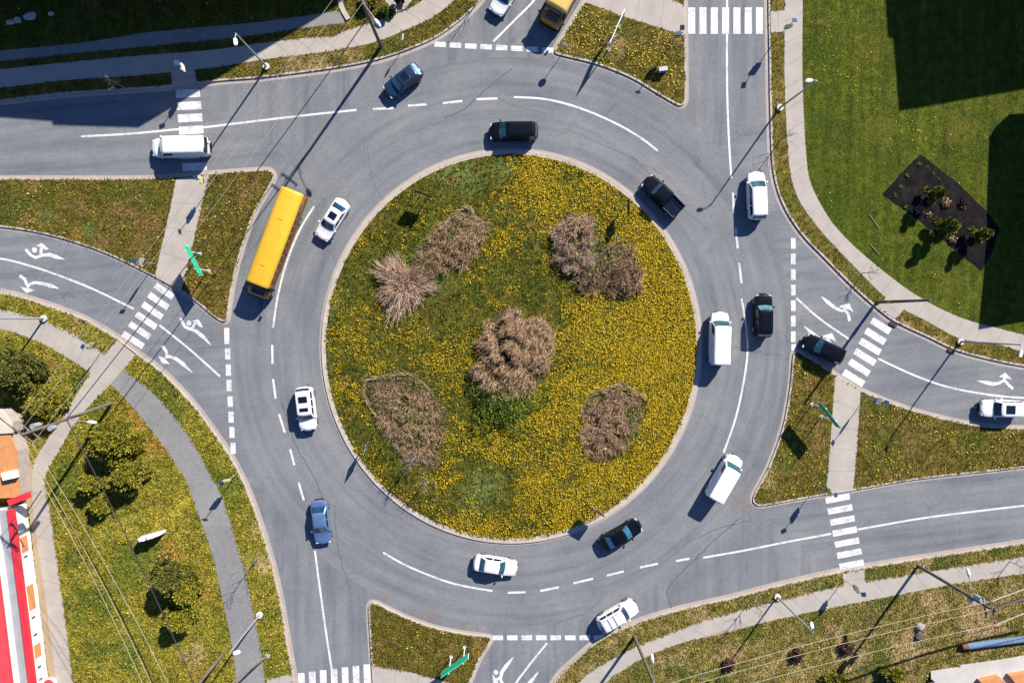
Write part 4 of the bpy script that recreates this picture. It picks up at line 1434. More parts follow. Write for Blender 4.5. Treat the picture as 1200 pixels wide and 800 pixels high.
def wire(a, b, r, label, mat=M_WIRE, sag=.7, group=WIREG):
    a, b = Vector(a), Vector(b)
    pts = []
    for k in range(21):
        t = k / 20
        p = a.lerp(b, t)
        p.z -= sag * 4 * t * (1 - t)
        pts.append(p)
    return tag(MB().tube(pts, r, 5).build('overhead_wire', mat, None, True), label, 'wire', group)


for a, b in zip(ENDS['u3'], ENDS['u4']):
    wire(a, b, .020, 'pale overhead wire between the upper left pole and the leaning left pole', group='wires over the upper left road')
wire(ENDS['u3_low'], ENDS['u4_low'], .045, 'dark low cable between the upper left pole and the leaning left pole', M_WIRED, .9)
for a, b in zip(ENDS['u4'], ENDS['u5']):
    wire(a, b, .021, 'pale overhead wire crossing the pine bank at the lower left', group='wires over the pine bank')
wire(ENDS['u4_low'], ENDS['u5_low'], .055, 'thick dark cable sagging across the pine bank at the lower left', M_WIRED, .5)
wa = W(-160, 385, 12)
for i, b in enumerate(ENDS['u4'][:2]):
    wire(wa + Vector((0, .6 * i, 0)), b, .04, 'dark wire leaving the leaning left pole towards the left edge', M_WIRED, group='wires at the left edge')
for a, b in zip(ENDS['u2'], ENDS['u1']):
    wire(a, b, .022, 'pale overhead wire along the lower right grass slope', group='wires over the lower right slope')
wa = W(1420, 640, 11.5)
for i, a in enumerate(ENDS['u1']):
    wire(a, wa + Vector((-.2 * i, 1.0 * i - 1, 0)), .13 if i == 1 else .045, 'wire running from the transformer pole to the right edge', simple('maroon_cable', (.05, .022, .022), .6) if i == 1 else M_WIRE, group='wires at the lower right edge')
wa = W(560, 900, 12)
for i, a in enumerate(ENDS['u2']):
    wire(a, wa + Vector((.6 * i, -.6 * i, 0)), .035, 'overhead wire leaving the pole behind the white car downwards', group='wires at the bottom edge')

# leaning timber prop at the lower left
b_, e_ = W(314, 767), W(272, 800, 3.0)
rt_ = tag(empty('timber_prop', (b_.x, b_.y, ZG)), 'short leaning timber prop beside the grey trail at the bottom left', 'timber prop')
MB().tube([(0, 0, -.05), (e_.x - b_.x, e_.y - b_.y, e_.z)], [.13, .10], 8).build('timber', M_WOOD, rt_, True)
MB().disc((0, 0, -.04), .28, .12, 12).build('footing', M_FOOT, rt_)

# ------------------------------------------------------------------ buildings
M_WALLW = simple('white_render', (0.58, 0.57, 0.54), 0.8, var=.06, scale=1.5)
M_RED = simple('red_roof_membrane', (0.62, 0.045, 0.055), 0.6, var=.08, scale=.8)
M_REDF = simple('red_fascia_paint', (0.50, 0.025, 0.035), 0.5, var=.08, scale=.8)
M_ROOFG = simple('grey_roof_felt', (0.25, 0.25, 0.26), 0.8, var=.14, scale=1.0)
M_ORT = simple('orange_panel', (0.44, 0.19, 0.065), 0.7, var=.15, scale=2.5)
M_BRICK = simple('pale_brick', (0.30, 0.25, 0.21), 0.85, var=.15, scale=2)


def extrude(P, z0, z1, mb=None):
    """solid from a world xy outline"""
    P = [Vector((p[0], p[1])) for p in P]
    if area2(P) < 0:
        P = P[::-1]
    mb = mb or MB()
    n = len(P)
    tri = tessellate_polygon([[Vector((p.x, p.y, 0)) for p in P]])
    vs = [(p.x, p.y, z0) for p in P] + [(p.x, p.y, z1) for p in P]
    fs = [(i, (i + 1) % n, n + (i + 1) % n, n + i) for i in range(n)]
    for t in tri:
        a, b, c = (P[i] for i in t)
        if (b - a).cross(c - a) < 0:
            t = t[::-1]
        fs.append(tuple(n + i for i in t))
        fs.append(tuple(reversed(t)))
    return mb.add(vs, fs)


# red roofed building at the lower left; its long wall runs along this line
root = tag(empty('red_roofed_building', W(30, 700).to_tuple()), 'low white walled building with bright red roof and fascia at the lower left edge', 'building')
o0 = W(30, 700)
LW = [Vector(p) for p in G([(32, 589), (46, 700), (58, 800), (72, 920)])]
nl = offset(LW, 1.0)
sgn = 1 if (nl[1].x < LW[1].x) else -1


def strip(d0, d1):
    a, b = offset(LW, d0 * sgn), offset(LW, d1 * sgn)
    return [p - o0.xy for p in a] + [p - o0.xy for p in reversed(b)]


extrude(strip(0, 26), 0.0, 2.42).build('wall', M_WALLW, root)
extrude(strip(-.36, .28), 2.34, 2.78).build('fascia', M_REDF, root)
extrude(strip(.285, 25.5), 2.43, 2.55).build('flat_roof', M_ROOFG, root)
extrude(strip(1.3, 1.65), 2.552, 2.95).build('parapet', M_WALLW, root)
extrude(strip(1.9, 25), 2.553, 3.02).build('red_roof', M_RED, root)
d = (LW[2] - LW[1]).normalized()
nn = Vector((d.y, -d.x)) * sgn * -1
base = LW[1]
nrm = (LW[1] - offset(LW, 1.0 * sgn)[1]).normalized()
for (y0, y1, z0, z1, mt, nm) in ((624, 642, .7, 1.7, M_ORT, 'orange_panel'), (680, 708, .7, 1.7, M_ORT, 'orange_panel'), (748, 763, .7, 1.7, M_ORT, 'orange_panel'),
                                 (646,648, 1.0, 1.5, M_GLK, 'window'), (716,718, 1.0, 1.5, M_GLK, 'window'), (736,738, 1.0, 1.5, M_GLK, 'window'), (773,775, 1.0, 1.5, M_GLK, 'window'), (787,789, 1.0, 1.5, M_GLK, 'window')):
    def on(y):
        for (ya, xa), (yb, xb) in zip(((589, 32), (700, 46), (800, 58)), ((700, 46), (800, 58), (920, 72))):
            if y <= yb:
                return W(lerp(xa, xb, (y - ya) / (yb - ya)), y).xy
    a, b = on(y0) - o0.xy, on(y1) - o0.xy
    e = nrm * .03
    e2 = nrm * -.02
    extrude([a + e, b + e, b + e2, a + e2], z0, z1).build(nm, mt, root)
# red canopy beam over the side entrance
a, b = W(10, 589, 2.7).xy - o0.xy, W(33, 580, 2.7).xy - o0.xy
d = (b - a).normalized(); n_ = Vector((-d.y, d.x)) * .33
extrude([a - n_, b - n_, b + n_, a + n_], 2.25, 2.80).build('canopy_beam', M_REDF, root)
p = b - d * .25
MB().tube([(p.x, p.y, .1), (p.x, p.y, 2.25)], .06, 8).build('canopy_post', M_GALV, root)

pa = W(40, 790)
root = tag(empty('orange_annex', (*W(5, 545).xy, 0)), 'low orange roofed annex with a white vent box at the left edge', 'building')
o1 = W(5, 545)
roof = [W(x, y, 2.2).xy - o1.xy for x, y in ((-120, 512), (11, 506), (20, 528), (23, 582), (-120, 592))]
cen = sum(roof, Vector((0, 0))) / len(roof)
extrude([q + (cen - q).normalized() * .15 for q in roof], 0.0, 2.1).build('wall', M_BRICK, root)
rr = extrude(roof, 2.102, 2.25).build('roof', M_ORT, root)
c = W(13, 556, 2.4).xy - o1.xy
bx = MB().bevbox(-.75, .75, -.42, .42, 2.26, 2.8, .04)
rot = Matrix.Rotation(math.radians(12), 4, 'Z')
bx.v = [tuple(rot @ Vector(v) + Vector((c.x, c.y, 0))) for v in bx.v]
bx.build('vent_box', M_SIGNW, rr)
for k in range(5):
    u = roof[1].lerp(roof[0], .05 + k * .1)
    w_ = roof[3].lerp(roof[4], .05 + k * .1)
    MB().tube([(u.x, u.y, 2.27), (w_.x, w_.y, 2.27)], .03, 6).build('roof_seam', M_ORT, rr)

root = tag(empty('cream_shed', (*W(2, 492).xy, 0)), 'small cream roofed shed at the left edge above the orange annex', 'shed')
o1 = W(2, 492)
roof = [W(x, y, 2.4).xy - o1.xy for x, y in ((-60, 478), (2, 479), (14, 495), (15, 507), (-60, 512))]
cen = sum(roof, Vector((0, 0))) / len(roof)
extrude([q + (cen - q).normalized() * .2 for q in roof], 0.0, 2.3).build('wall', M_BRICK, root)
extrude(roof, 2.302, 2.45).build('roof', concrete_mat('cream_roofing', (.46, .41, .33)), root)

# pale terrace at the lower right
root = tag(empty('concrete_terrace', (*W(1150, 800).xy, 0)), 'low pale concrete terrace with orange panels at the bottom right corner', 'terrace')
o1 = W(1150, 800)
top = [W(x, y, .4).xy - o1.xy for x, y in ((1091, 787), (1125, 782), (1126, 780), (1170, 774), (1200, 769), (1420, 738), (1440, 900), (1096, 950))]
rr = extrude(top, 0.0, .4).build('slab', concrete_mat('pale_terrace', (.40, .375, .345)), root)
for q in (((1148, 797), (1171, 792), (1186, 808), (1160, 812)), ((1183, 791), (1210, 787), (1222, 803), (1196, 808))):
    P_ = [W(x, y, .9).xy - o1.xy for x, y in q]
    extrude(P_, .402, .9).build('orange_panel', M_ORT, root)

# buildings beyond the frame that throw the big shadows
SH = lambda h: Vector((saz.x, saz.y)) * (h / math.tan(EL))
M_FAC = simple('office_facade', (0.25, 0.22, 0.20), 0.8, var=.2, scale=.6)


def shadow_building(name, label, pxs, h, z0=0.0):
    P = [W(*q).xy + SH(h) for q in pxs]
    c = sum(P, Vector((0, 0))) / len(P)
    root = tag(empty(name, (c.x, c.y, 0)), label, 'building')
    Q = [q - c for q in P]
    if z0 == 0:
        extrude(Q, 0, h - .3).build('wall', M_FAC, root)
        extrude(Q, h - .298, h).build('roof', M_ROOFG, root)
        n = len(Q)
        for i in range(n):
            a, b = Q[i], Q[(i + 1) % n]
            L_ = (b - a).length
            if L_ < 6:
                continue
            d = (b - a) / L_
            nn = Vector((d.y, -d.x)) * (1 if area2(Q) > 0 else -1)
            for fl in range(int(h // 4)):
                MBx = extrude([a + d * .8 + nn * .04, b - d * .8 + nn * .04, b - d * .8 - nn * .02, a + d * .8 - nn * .02], 1.2 + fl * 4, 3.0 + fl * 4)
                MBx.build('window_band', M_GLK, root)
    else:
        extrude(Q, h - z0, h).build('roof', M_ROOFG, root)
        for q in (Q[1], Q[2], Q[3], Q[4]):
            u = q * .86
            MB().tube([(u.x, u.y, 0), (u.x, u.y, h - z0 - .002)], .2, 10).build('column', M_GALV, root)
    return root


shadow_building('office_building', 'tall building beyond the upper left corner whose shadow darkens the sidewalks and road', [(-420, 110), (0, 138), (61, 142.5), (61.5, 147), (162, 150), (412, -1), (620, -130), (200, -330), (-420, -250)], 14)
shadow_building('apartment_building', 'tall building beyond the upper right corner whose dark shadow covers the top of the lawn', [(1030, -90), (1038, 46), (1044.5, 48), (1051, 133), (1200, 107), (1420, 69), (1400, -200), (1050, -200)], 16)
shadow_building('shadow_canopy', 'unseen flat canopy beyond the right edge, shaped to cast the shadow on the lawn and sidewalk', [(1157, 162), (1171, 149), (1400, 138), (1400, 344), (1144, 388), (1151, 320)], 8, 1.0)  # unseen slab on columns, form made up to fit its shadow outline

# ------------------------------------------------------------------ vegetation
M_TWIG = leaf_mat('dry_twigs', [(0.0, (0.022, 0.013, 0.007)), (0.25, (0.15, 0.088, 0.045)), (0.6, (0.37, 0.240, 0.135)), (1.0, (0.60, 0.43, 0.27))])
M_TWIGP = leaf_mat('pale_pink_twigs', [(0.0, (0.05, 0.030, 0.018)), (0.3, (0.26, 0.165, 0.105)), (0.7, (0.50, 0.345, 0.235)), (1.0, (0.66, 0.50, 0.36))])
M_STRAW = leaf_mat('straw_stems', [(0.0, (0.10, 0.075, 0.03)), (0.5, (0.24, 0.18, 0.085)), (1.0, (0.38, 0.30, 0.17))])
M_LEAFG = leaf_mat('fresh_leaves', [(0.0, (0.014, 0.032, 0.006)), (0.4, (0.055, 0.095, 0.010)), (0.8, (0.13, 0.19, 0.018)), (1.0, (0.22, 0.27, 0.035))])
M_PINE = leaf_mat('pine_needles', [(0.0, (0.028, 0.036, 0.006)), (0.3, (0.11, 0.115, 0.012)), (0.7, (0.25, 0.225, 0.022)), (1.0, (0.38, 0.32, 0.04))])
M_PINED = leaf_mat('dark_pine_needles', [(0.0, (0.018, 0.026, 0.008)), (0.35, (0.075, 0.085, 0.016)), (0.8, (0.16, 0.16, 0.028)), (1.0, (0.25, 0.23, 0.05))])
M_ARBOR = leaf_mat('arborvitae_sprays', [(0.0, (0.016, 0.024, 0.006)), (0.5, (0.13, 0.135, 0.014)), (1.0, (0.33, 0.31, 0.04))])
M_BARB = leaf_mat('dark_red_leaves', [(0.0, (0.015, 0.006, 0.006)), (0.6, (0.055, 0.022, 0.02)), (1.0, (0.16, 0.085, 0.075))])
M_BARK = simple('grey_bark', (0.16, 0.13, 0.105), 0.9, var=.3)
M_MULCH = grass_mat('dark_mulch', (0.002, 0.002, 0.002), (0.0075, 0.0065, 0.007), (0.020, 0.017, 0.018), (0.028, 0.021, 0.020), 0.3)
M_BED = grass_mat('leaf_litter', (0.04, 0.028, 0.014), (0.10, 0.070, 0.038), (0.17, 0.125, 0.07), (0.17, 0.12, 0.075), 0.5, (0.05, 0.07, 0.012), 0.35)


def unit(v):
    return v / np.maximum(np.linalg.norm(v, axis=1, keepdims=True), 1e-9)


def twig_quads(A, B, w0, w1):
    """flat slivers from A to B"""
    n = len(A)
    d = unit(B - A)
    r = rng.normal(size=(n, 3))
    r[:, 2] *= .4
    s_ = unit(np.cross(d, np.cross(r, d)) + 1e-6)
    w0 = np.broadcast_to(w0, (n,))[:, None]
    w1 = np.broadcast_to(w1, (n,))[:, None]
    return np.stack([A - s_ * w0, A + s_ * w0, B + s_ * w1, B - s_ * w1], 1).reshape(-1, 3)


def leaf_quads(C, size, flat=.5):
    n = len(C)
    u = unit(rng.normal(size=(n, 3)) * np.array([1, 1, flat]))
    v = unit(np.cross(u, rng.normal(size=(n, 3))))
    s_ = (size * rng.uniform(.6, 1.3, n))[:, None]
    return np.stack([C - u * s_, C - v * s_ * .45, C + u * s_, C + v * s_ * .45], 1).reshape(-1, 3)


def ell(n, rx, ry, rot, power=.5):
    a = rng.uniform(0, math.tau, n)
    r = rng.uniform(0, 1, n) ** power
    x, y = r * np.cos(a) * rx, r * np.sin(a) * ry
    c, s_ = math.cos(rot), math.sin(rot)
    return np.stack([x * c - y * s_, x * s_ + y * c], 1), r


def base_h(x, y, on_island):
    return float(dome(x, y)) if on_island else ZG


def twig_shrub(px, py, rxp, ryp, rotdeg, h, n, label, mat=M_TWIG, style='mass', bias=(0, 0), leaves=0, leaf_c=None, leaf_r=None, island=True, name='dry_shrub', cat='shrub', group='bare shrubs on the flower island', width=.020):
    """px extents; rot counter-clockwise in the world"""
    p = W(px, py)
    rx, ry = rxp / 10.6, ryp / 10.6
    rot = math.radians(rotdeg)
    root = tag(empty(name, (p.x, p.y, base_h(p.x, p.y, island) - .02)), label, cat, group)
    if style == 'burst':
        b, _ = ell(n, rx * .30, ry * .30, rot)
        b += np.array([.35, .3])
        t, r = ell(n, rx, ry, rot, .65)
        an = np.arctan2(t[:, 1], t[:, 0])
        t *= (1 + .22 * np.sin(3 * an + 1) + .14 * np.sin(7 * an + 2) + .10 * rng.normal(size=n))[:, None]
        A = np.column_stack([b, np.full(n, .05)])
        B = np.column_stack([t, h * (1.05 - .75 * r ** 2) * rng.uniform(.7, 1.1, n)])
        Q = [twig_quads(A, B, width, width * .5)]
        k = n
        i = rng.integers(0, n, k)
        t0 = rng.uniform(.4, .9, (k, 1))
        A2 = A[i] + (B[i] - A[i]) * t0
        B2 = A2 + (B[i] - A[i]) * .3 + rng.normal(size=(k, 3)) * [.22, .22, .12]
        Q.append(twig_quads(A2, B2, width * .8, width * .35))
    else:
        ar = math.pi * rx * ry
        nb = max(5, int(ar * 1.5))
        hub, hr = ell(nb, rx * .86, ry * .86, rot, .55)
        hh = h * rng.uniform(.72, 1.06, nb) * (1 - .5 * hr ** 2)
        hR = rng.uniform(.45, .95, nb) * min(1.0, max(rx, ry) / 2.2 + .35)
        i = rng.integers(0, nb, n)
        a = rng.uniform(0, math.tau, n)
        q = rng.uniform(0, 1, n) ** .6
        off = np.column_stack([np.cos(a), np.sin(a)]) * (q * hR[i])[:, None]
        b = hub[i] + off * .25
        lean = np.array(bias) * (hh[i] * .5)[:, None]
        Mx = np.column_stack([hub[i] + off * .55 + lean * .5, hh[i] * (.62 - .12 * q)])
        T = np.column_stack([hub[i] + off * 1.1 + lean, hh[i] * (1.02 - .55 * q ** 2) * rng.uniform(.8, 1.08, n)])
        A = np.column_stack([b, np.full(n, .03)])
        Q = [twig_quads(A, Mx, width, width * .75), twig_quads(Mx, T, width * .75, width * .35)]
        k = n * 3
        i2 = rng.integers(0, n, k)
        A2 = Mx[i2] + (T[i2] - Mx[i2]) * rng.uniform(-.3, 1, (k, 1))
        dirn = unit(T[i2] - Mx[i2]) * .22 + rng.normal(size=(k, 3)) * [.15, .15, .09] + np.array([bias[0] * .5, bias[1] * .5, 0])
        Q.append(twig_quads(A2, A2 + dirn, width * .6, width * .25))
    np_mesh('twigs', np.concatenate(Q), 4, mat, root)
    if leaves:
        lc = leaf_c or (0, 0)
        lr = leaf_r or (rxp, ryp)
        o, r = ell(leaves, lr[0] / 10.6, lr[1] / 10.6, 0, .72)
        o *= (1 + .25 * np.sin(5 * np.arctan2(o[:, 1], o[:, 0]) + px))[:, None]
        C = np.column_stack([o[:, 0] + lc[0] / 10.6, o[:, 1] - lc[1] / 10.6, rng.uniform(.25, 1, leaves) * h * .62 * (1.05 - .8 * r ** 2)])
        np_mesh('leaves', leaf_quads(C, .11), 4, M_LEAFG, root)
    return root


def bed(px, py, rxp, ryp, rotdeg, label=None, wob=.14, edge=True):
    """leaf litter patch that follows the dome"""
    n = 48
    c = W(px, py)
    ph = random.uniform(0, 6)
    out = []
    rot = math.radians(rotdeg)
    for k in range(n):
        a = k * math.tau / n
        w_ = 1 + wob * math.sin(3 * a + ph) + wob * .6 * math.sin(5 * a + 2 * ph)
        x, y = rxp / 10.6 * math.cos(a) * w_, ryp / 10.6 * math.sin(a) * w_
        out.append(Vector((c.x + x * math.cos(rot) - y * math.sin(rot), c.y + x * math.sin(rot) + y * math.cos(rot))))
    vs, fs = [], []
    for i in range(5):
        for p in out:
            q = c.xy.lerp(p, 1 - i / 5)
            vs.append((q.x, q.y, float(dome(q.x, q.y)) + .03 + (0 if i else -.04)))
    vs.append((c.x, c.y, float(dome(c.x, c.y)) + .03))
    for i in range(4):
        for j in range(n):
            fs.append((i * n + j, i * n + (j + 1) % n, (i + 1) * n + (j + 1) % n, (i + 1) * n + j))
    for j in range(n):
        fs.append((4 * n + j, 4 * n + (j + 1) % n, 5 * n))
    struct(mesh_obj('planting_bed', vs, fs, M_BED, smooth=True))
    return [(p.x, p.y) for p in out]


BEDS = []
BEDS.append(bed(531, 287, 46, 25, 40))
BEDS.append(bed(476, 332, 24, 22, 0))
BEDS.append(bed(678, 292, 27, 36, 15))
BEDS.append(bed(726, 318, 22, 33, 15))
BEDS.append(bed(481, 490, 38, 62, 28))
BEDS.append(bed(716, 493, 32, 48, -24))
BEDS.append(bed(600, 418, 40, 55, -20))
BEDS.append(bed(500, 312, 24, 17, 45))

# big centre mass
twig_shrub(604, 412, 50, 64, -24, 2.8, 5200, 'tallest bare brown shrub in the island middle with fresh green leaves at its foot', bias=(-.32, -.36), leaves=5200, leaf_c=(-12, 56), leaf_r=(46, 40), width=.022)
twig_shrub(473, 335, 33, 33, 0, 1.5, 2300, 'round pale pinkish shrub radiating like a starburst at the left of the island', M_TWIGP, 'burst', width=.022)
twig_shrub(534, 284, 50, 30, 42, 1.3, 2600, 'long loose brown shrub above the pale starburst shrub', leaves=900, bias=(-.15, -.2))
twig_shrub(502, 312, 30, 20, 45, 1.0, 900, 'low grey twiggy shrub between the starburst shrub and the long loose shrub', M_STRAW, leaves=800)
twig_shrub(674, 286, 31, 38, 0, 2.1, 2400, 'pale brown shrub at the upper right of the island, left one of the pair', M_TWIGP, bias=(-.1, -.15), leaves=260)
twig_shrub(692, 322, 26, 22, 40, 1.4, 800, 'dark shaded leafy shrub tucked between the upper right pair', leaves=2000, leaf_c=(2, -6), leaf_r=(30, 26))
twig_shrub(728, 318, 26, 40, 10, 1.6, 1800, 'pale brown shrub at the upper right of the island, right one of the pair', leaves=700, leaf_c=(-16, -10), leaf_r=(16, 30))
twig_shrub(482, 487, 40, 62, 26, .9, 1900, 'wide sparse thicket of low twigs at the lower left of the island', bias=(.1, -.2), leaves=1500)
twig_shrub(452, 470, 12, 16, 0, .9, 200, 'small yellowish tuft in the sparse lower left thicket', M_STRAW, leaves=120)
twig_shrub(714, 492, 34, 52, -24, 1.2, 2800, 'dense brown oval shrub at the lower right of the island', bias=(-.1, -.15), leaves=900, leaf_c=(24, 4), leaf_r=(12, 40))
# pale rim of stems on the upper edge of some beds
for Bd, k0, k1, lab in ((BEDS[4], 2, 22, 'curved rim of pale cut stems along the sparse lower left thicket'), (BEDS[0], -6, 12, 'curved rim of pale cut stems around the long loose shrub'), (BEDS[5], 6, 26, 'curved rim of pale cut stems along the dense oval shrub')):
    n = 260
    idx = rng.uniform(k0, k1, n)
    P0 = np.array([Bd[int(i) % 48] for i in idx])
    P1 = np.array([Bd[(int(i) + 1) % 48] for i in idx])
    f_ = (idx % 1)[:, None]
    b = P0 * (1 - f_) + P1 * f_ + rng.normal(size=(n, 2)) * .12
    tdir = unit(np.column_stack([P1 - P0, np.zeros(n)]))
    c = b.mean(0)
    z0 = float(dome(*c))
    A = np.column_stack([b - c, rng.uniform(.05, .3, n)])
    B = A + tdir * rng.uniform(.3, .9, (n, 1)) + rng.normal(size=(n, 3)) * .1
    o = np_mesh('stem_rim', twig_quads(A, B, .03, .02), 4, M_STRAW)
    o.location = (c[0], c[1], z0)
    tag(o, lab, 'cut stems', 'rims of cut stems around the island beds')


# ---- bare saplings
def bare_tree(px, py, h, label, n_br=9, spread=.45, mat=M_BARK, group='leafless young trees', island=False, lean=(0, 0), name='bare_sapling', thick=.05):
    p = W(px, py)
    root = tag(empty(name, (p.x, p.y, base_h(p.x, p.y, island) - .02)), label, 'tree', group)
    top = Vector((lean[0] * h + random.uniform(-.15, .15), lean[1] * h + random.uniform(-.15, .15), h))
    MB().tube([(0, 0, -.05), top * .35, top * .7, top], [thick, thick * .8, thick * .5, thick * .2], 8).build('trunk', mat, root, True)
    mb = MB()
    for k in range(n_br):
        t = random.uniform(.25, .95)
        s_ = top * t
        a = k * 2.4 + random.uniform(-.4, .4)
        L_ = h * spread * (1.15 - t) * random.uniform(.8, 1.2) + .25
        e = s_ + Vector((math.cos(a) * L_ * .75, math.sin(a) * L_ * .75, L_ * .75))
        m_ = s_.lerp(e, .5) + Vector((random.uniform(-.1, .1), random.uniform(-.1, .1), -.05))
        mb.tube([s_, m_, e], [thick * .45, thick * .3, thick * .12], 5)
        for q in range(4):
            u = random.uniform(.3, .9)
            s2 = s_.lerp(e, u)
            e2 = s2 + Vector((random.uniform(-1, 1), random.uniform(-1, 1), random.uniform(.2, 1))) * L_ * .35
            mb.tube([s2, e2], [thick * .2, thick * .08], 4)
    mb.build('branches', mat, root, True)
    return root


M_PALEB = simple('pale_bark', (0.34, 0.25, 0.19), 0.9, var=.2)
bare_tree(146, 103, 3.4, 'leafless young tree in the building shadow by the upper left sidewalk', 12, .55, M_PALEB)
bare_tree(304, 652, 4.6, 'leafless young tree on the verge throwing branch shadows over the grey trail', 11, .5)
bare_tree(879, 702, 4.2, 'leafless young tree on the verge below the right end of the lower dashed line', 11, .5)
bare_tree(1182, 657, 3.2, 'leafless young tree on the verge at the lower right edge', 9, .45)
bare_tree(913, 166, 3.4, 'leafless young tree on the strip beside the lamp near the green lawn', 10, .5)
bare_tree(560, 2, 3.6, 'leafless young tree at the kerb by the top road entrance', 9, .4)
bare_tree(1010, 320, 3.0, 'leafless young tree beside the curved sidewalk at the right', 9, .45)
bare_tree(489, 533, 3.8, 'leafless tree leaning over the lower left rim of the island', 16, .6, M_STRAW if False else M_BARK, island=True, lean=(-.15, -.05), thick=.07)
bare_tree(462, 505, 3.0, 'leafless small tree at the left end of the sparse island thicket', 10, .5, island=True)
bare_tree(500, 560, 3.3, 'leafless small tree between the sparse island thicket and the lower left kerb', 12, .55, island=True)


# ---- pines and other evergreens
def evergreen(px, py, rp, h, label, n=2600, mat=M_PINE, clumps=11, name='pine_tree', group='shaggy pines on the lower left bank', size=.20, cat='tree', taper=.75, sq=1.0):
    p = W(px, py)
    R = rp / 10.6
    root = tag(empty(name, (p.x, p.y, ZG - .02)), label, cat, group)
    MB().tube([(0, 0, -.05), (.05, .03, h * .5), (0, 0, h * .92)], [.12, .08, .03], 8).build('trunk', M_BARK, root, True)
    Cs, Ns = [], []
    cl = []
    for k in range(clumps):
        t = (k + .5) / clumps
        z = h * (.16 + .80 * t)
        r = R * (1 - t) ** taper * .72
        a = k * 2.4 + random.uniform(-.3, .3)
        cl.append((math.cos(a) * r, math.sin(a) * r * sq, z, R * (.46 - .18 * t) * random.uniform(.85, 1.2)))
    mb = MB()
    for c in cl:
        mb.tube([(0, 0, max(.1, c[2] - .5)), (c[0] * .9, c[1] * .9, c[2])], [.05, .02], 5)
    mb.build('branches', M_BARK, root, True)
    n = int(n * 1.7)
    per = n // clumps
    for cx, cy, cz, cr in cl:
        v = unit(rng.normal(size=(per, 3)))
        rad = rng.uniform(.35, 1, (per, 1)) ** .6
        P = v * rad * cr * np.array([1, 1, .62]) + np.array([cx, cy, cz])
        Cs.append(P)
        Ns.append(unit(v * .9 + np.array([0, 0, .5]) + rng.normal(size=(per, 3)) * .35))
    C = np.concatenate(Cs); D = np.concatenate(Ns)
    ln = rng.uniform(.6, 1.3, (len(C), 1)) * size
    np_mesh('crown', np.concatenate([twig_quads(C - D * ln * .4, C + D * ln, .06, .028), leaf_quads(C, .10, .8)]), 4, mat, root)
    return root


evergreen(31, 437, 30, 3.6, 'large dark round pine at the left edge below the sidewalk', 4200, M_PINED)
evergreen(60, 474, 24, 2.6, 'yellow green pine beside the leaning pole at the left edge', 2600)
evergreen(2, 425, 18, 3.0, 'dark pine cut off by the left edge beneath the sidewalk', 1500, M_PINED)
evergreen(140, 514, 30, 3.4, 'large bright shaggy pine right of the slanting path', 3800)
evergreen(157, 554, 23, 3.0, 'medium pine just below the large bright pine', 2600)
evergreen(112, 565, 16, 2.0, 'small bright pine nearest the slanting path', 1300)
evergreen(122, 590, 14, 1.6, 'small yellowish pine at the foot of the upper pine group', 1100)
evergreen(208, 672, 24, 3.4, 'dark green pine, the upper one of the lower pine trio', 3000, M_PINED)
evergreen(223, 689, 19, 2.6, 'bright pine, the right hand one of the lower pine trio', 2100)
evergreen(216, 720, 19, 2.6, 'olive pine, the lowest one of the lower pine trio', 2000)
evergreen(1084, 231, 11, 3.2, 'narrow evergreen at the top of the black mulch bed', 1500, M_ARBOR, 9, 'columnar_evergreen', 'narrow evergreens in the black mulch bed', .16, taper=.6)
evergreen(1096, 268, 12, 3.6, 'widest evergreen in the middle of the black mulch bed', 2000, M_ARBOR, 10, 'columnar_evergreen', 'narrow evergreens in the black mulch bed', .16, taper=.55)
evergreen(1136, 277, 10, 3.2, 'narrow evergreen at the right end of the black mulch bed', 1500, M_ARBOR, 9, 'columnar_evergreen', 'narrow evergreens in the black mulch bed', .16, taper=.6)
evergreen(1040, 786, 15, 1.8, 'green bush on the bottom slope left of the pale terrace', 1300, M_PINE, 7, 'green_bush', 'bushes on the bottom right slope', .16, 'bush')
evergreen(975, 796, 15, 2.4, 'dark bush cut off by the bottom edge on the right slope', 1300, M_PINE, 8, 'green_bush', 'bushes on the bottom right slope', .16, 'bush')
evergreen(452, 18, 9, 1.0, 'low bright green bush beside the pole at the top left', 700, M_LEAFG, 6, 'green_bush', 'bushes at the top left', .14, 'bush')
evergreen(430, 6, 10, 1.1, 'yellow green bush cut off by the top edge near the tall pole', 800, M_PINE, 6, 'green_bush', 'bushes at the top left', .14, 'bush')
evergreen(468, 4, 6, 1.6, 'made-up dark bush in place of a shadowed shape on the small paved pad at the top', 600, M_BARB, 6, 'added_dark_bush', 'bushes at the top left', .14, 'bush')  # bush added in place of a dark shadowed shape on the pad


def ball_bush(px, py, rp, h, mat, label, n, name='round_bush', group=None, lg=.12):
    p = W(px, py)
    R = rp / 10.6
    root = tag(empty(name, (p.x, p.y, ZG - .02)), label, 'bush', group)
    mb = MB()
    for k in range(6):
        a = k * 1.05
        mb.tube([(0, 0, 0), (math.cos(a) * R * .6, math.sin(a) * R * .6, h * .6)], [.03, .012], 5)
    mb.build('stems', M_BARK, root, True)
    v = unit(rng.normal(size=(n, 3)))
    v[:, 2] = np.abs(v[:, 2])
    P = v * (rng.uniform(.3, 1, (n, 1)) ** .4) * np.array([R, R, h]) * (1 + .18 * np.sin(5 * np.arctan2(v[:, 1:2], v[:, 0:1])))
    np_mesh('leaves', leaf_quads(P, lg), 4, mat, root)
    return root


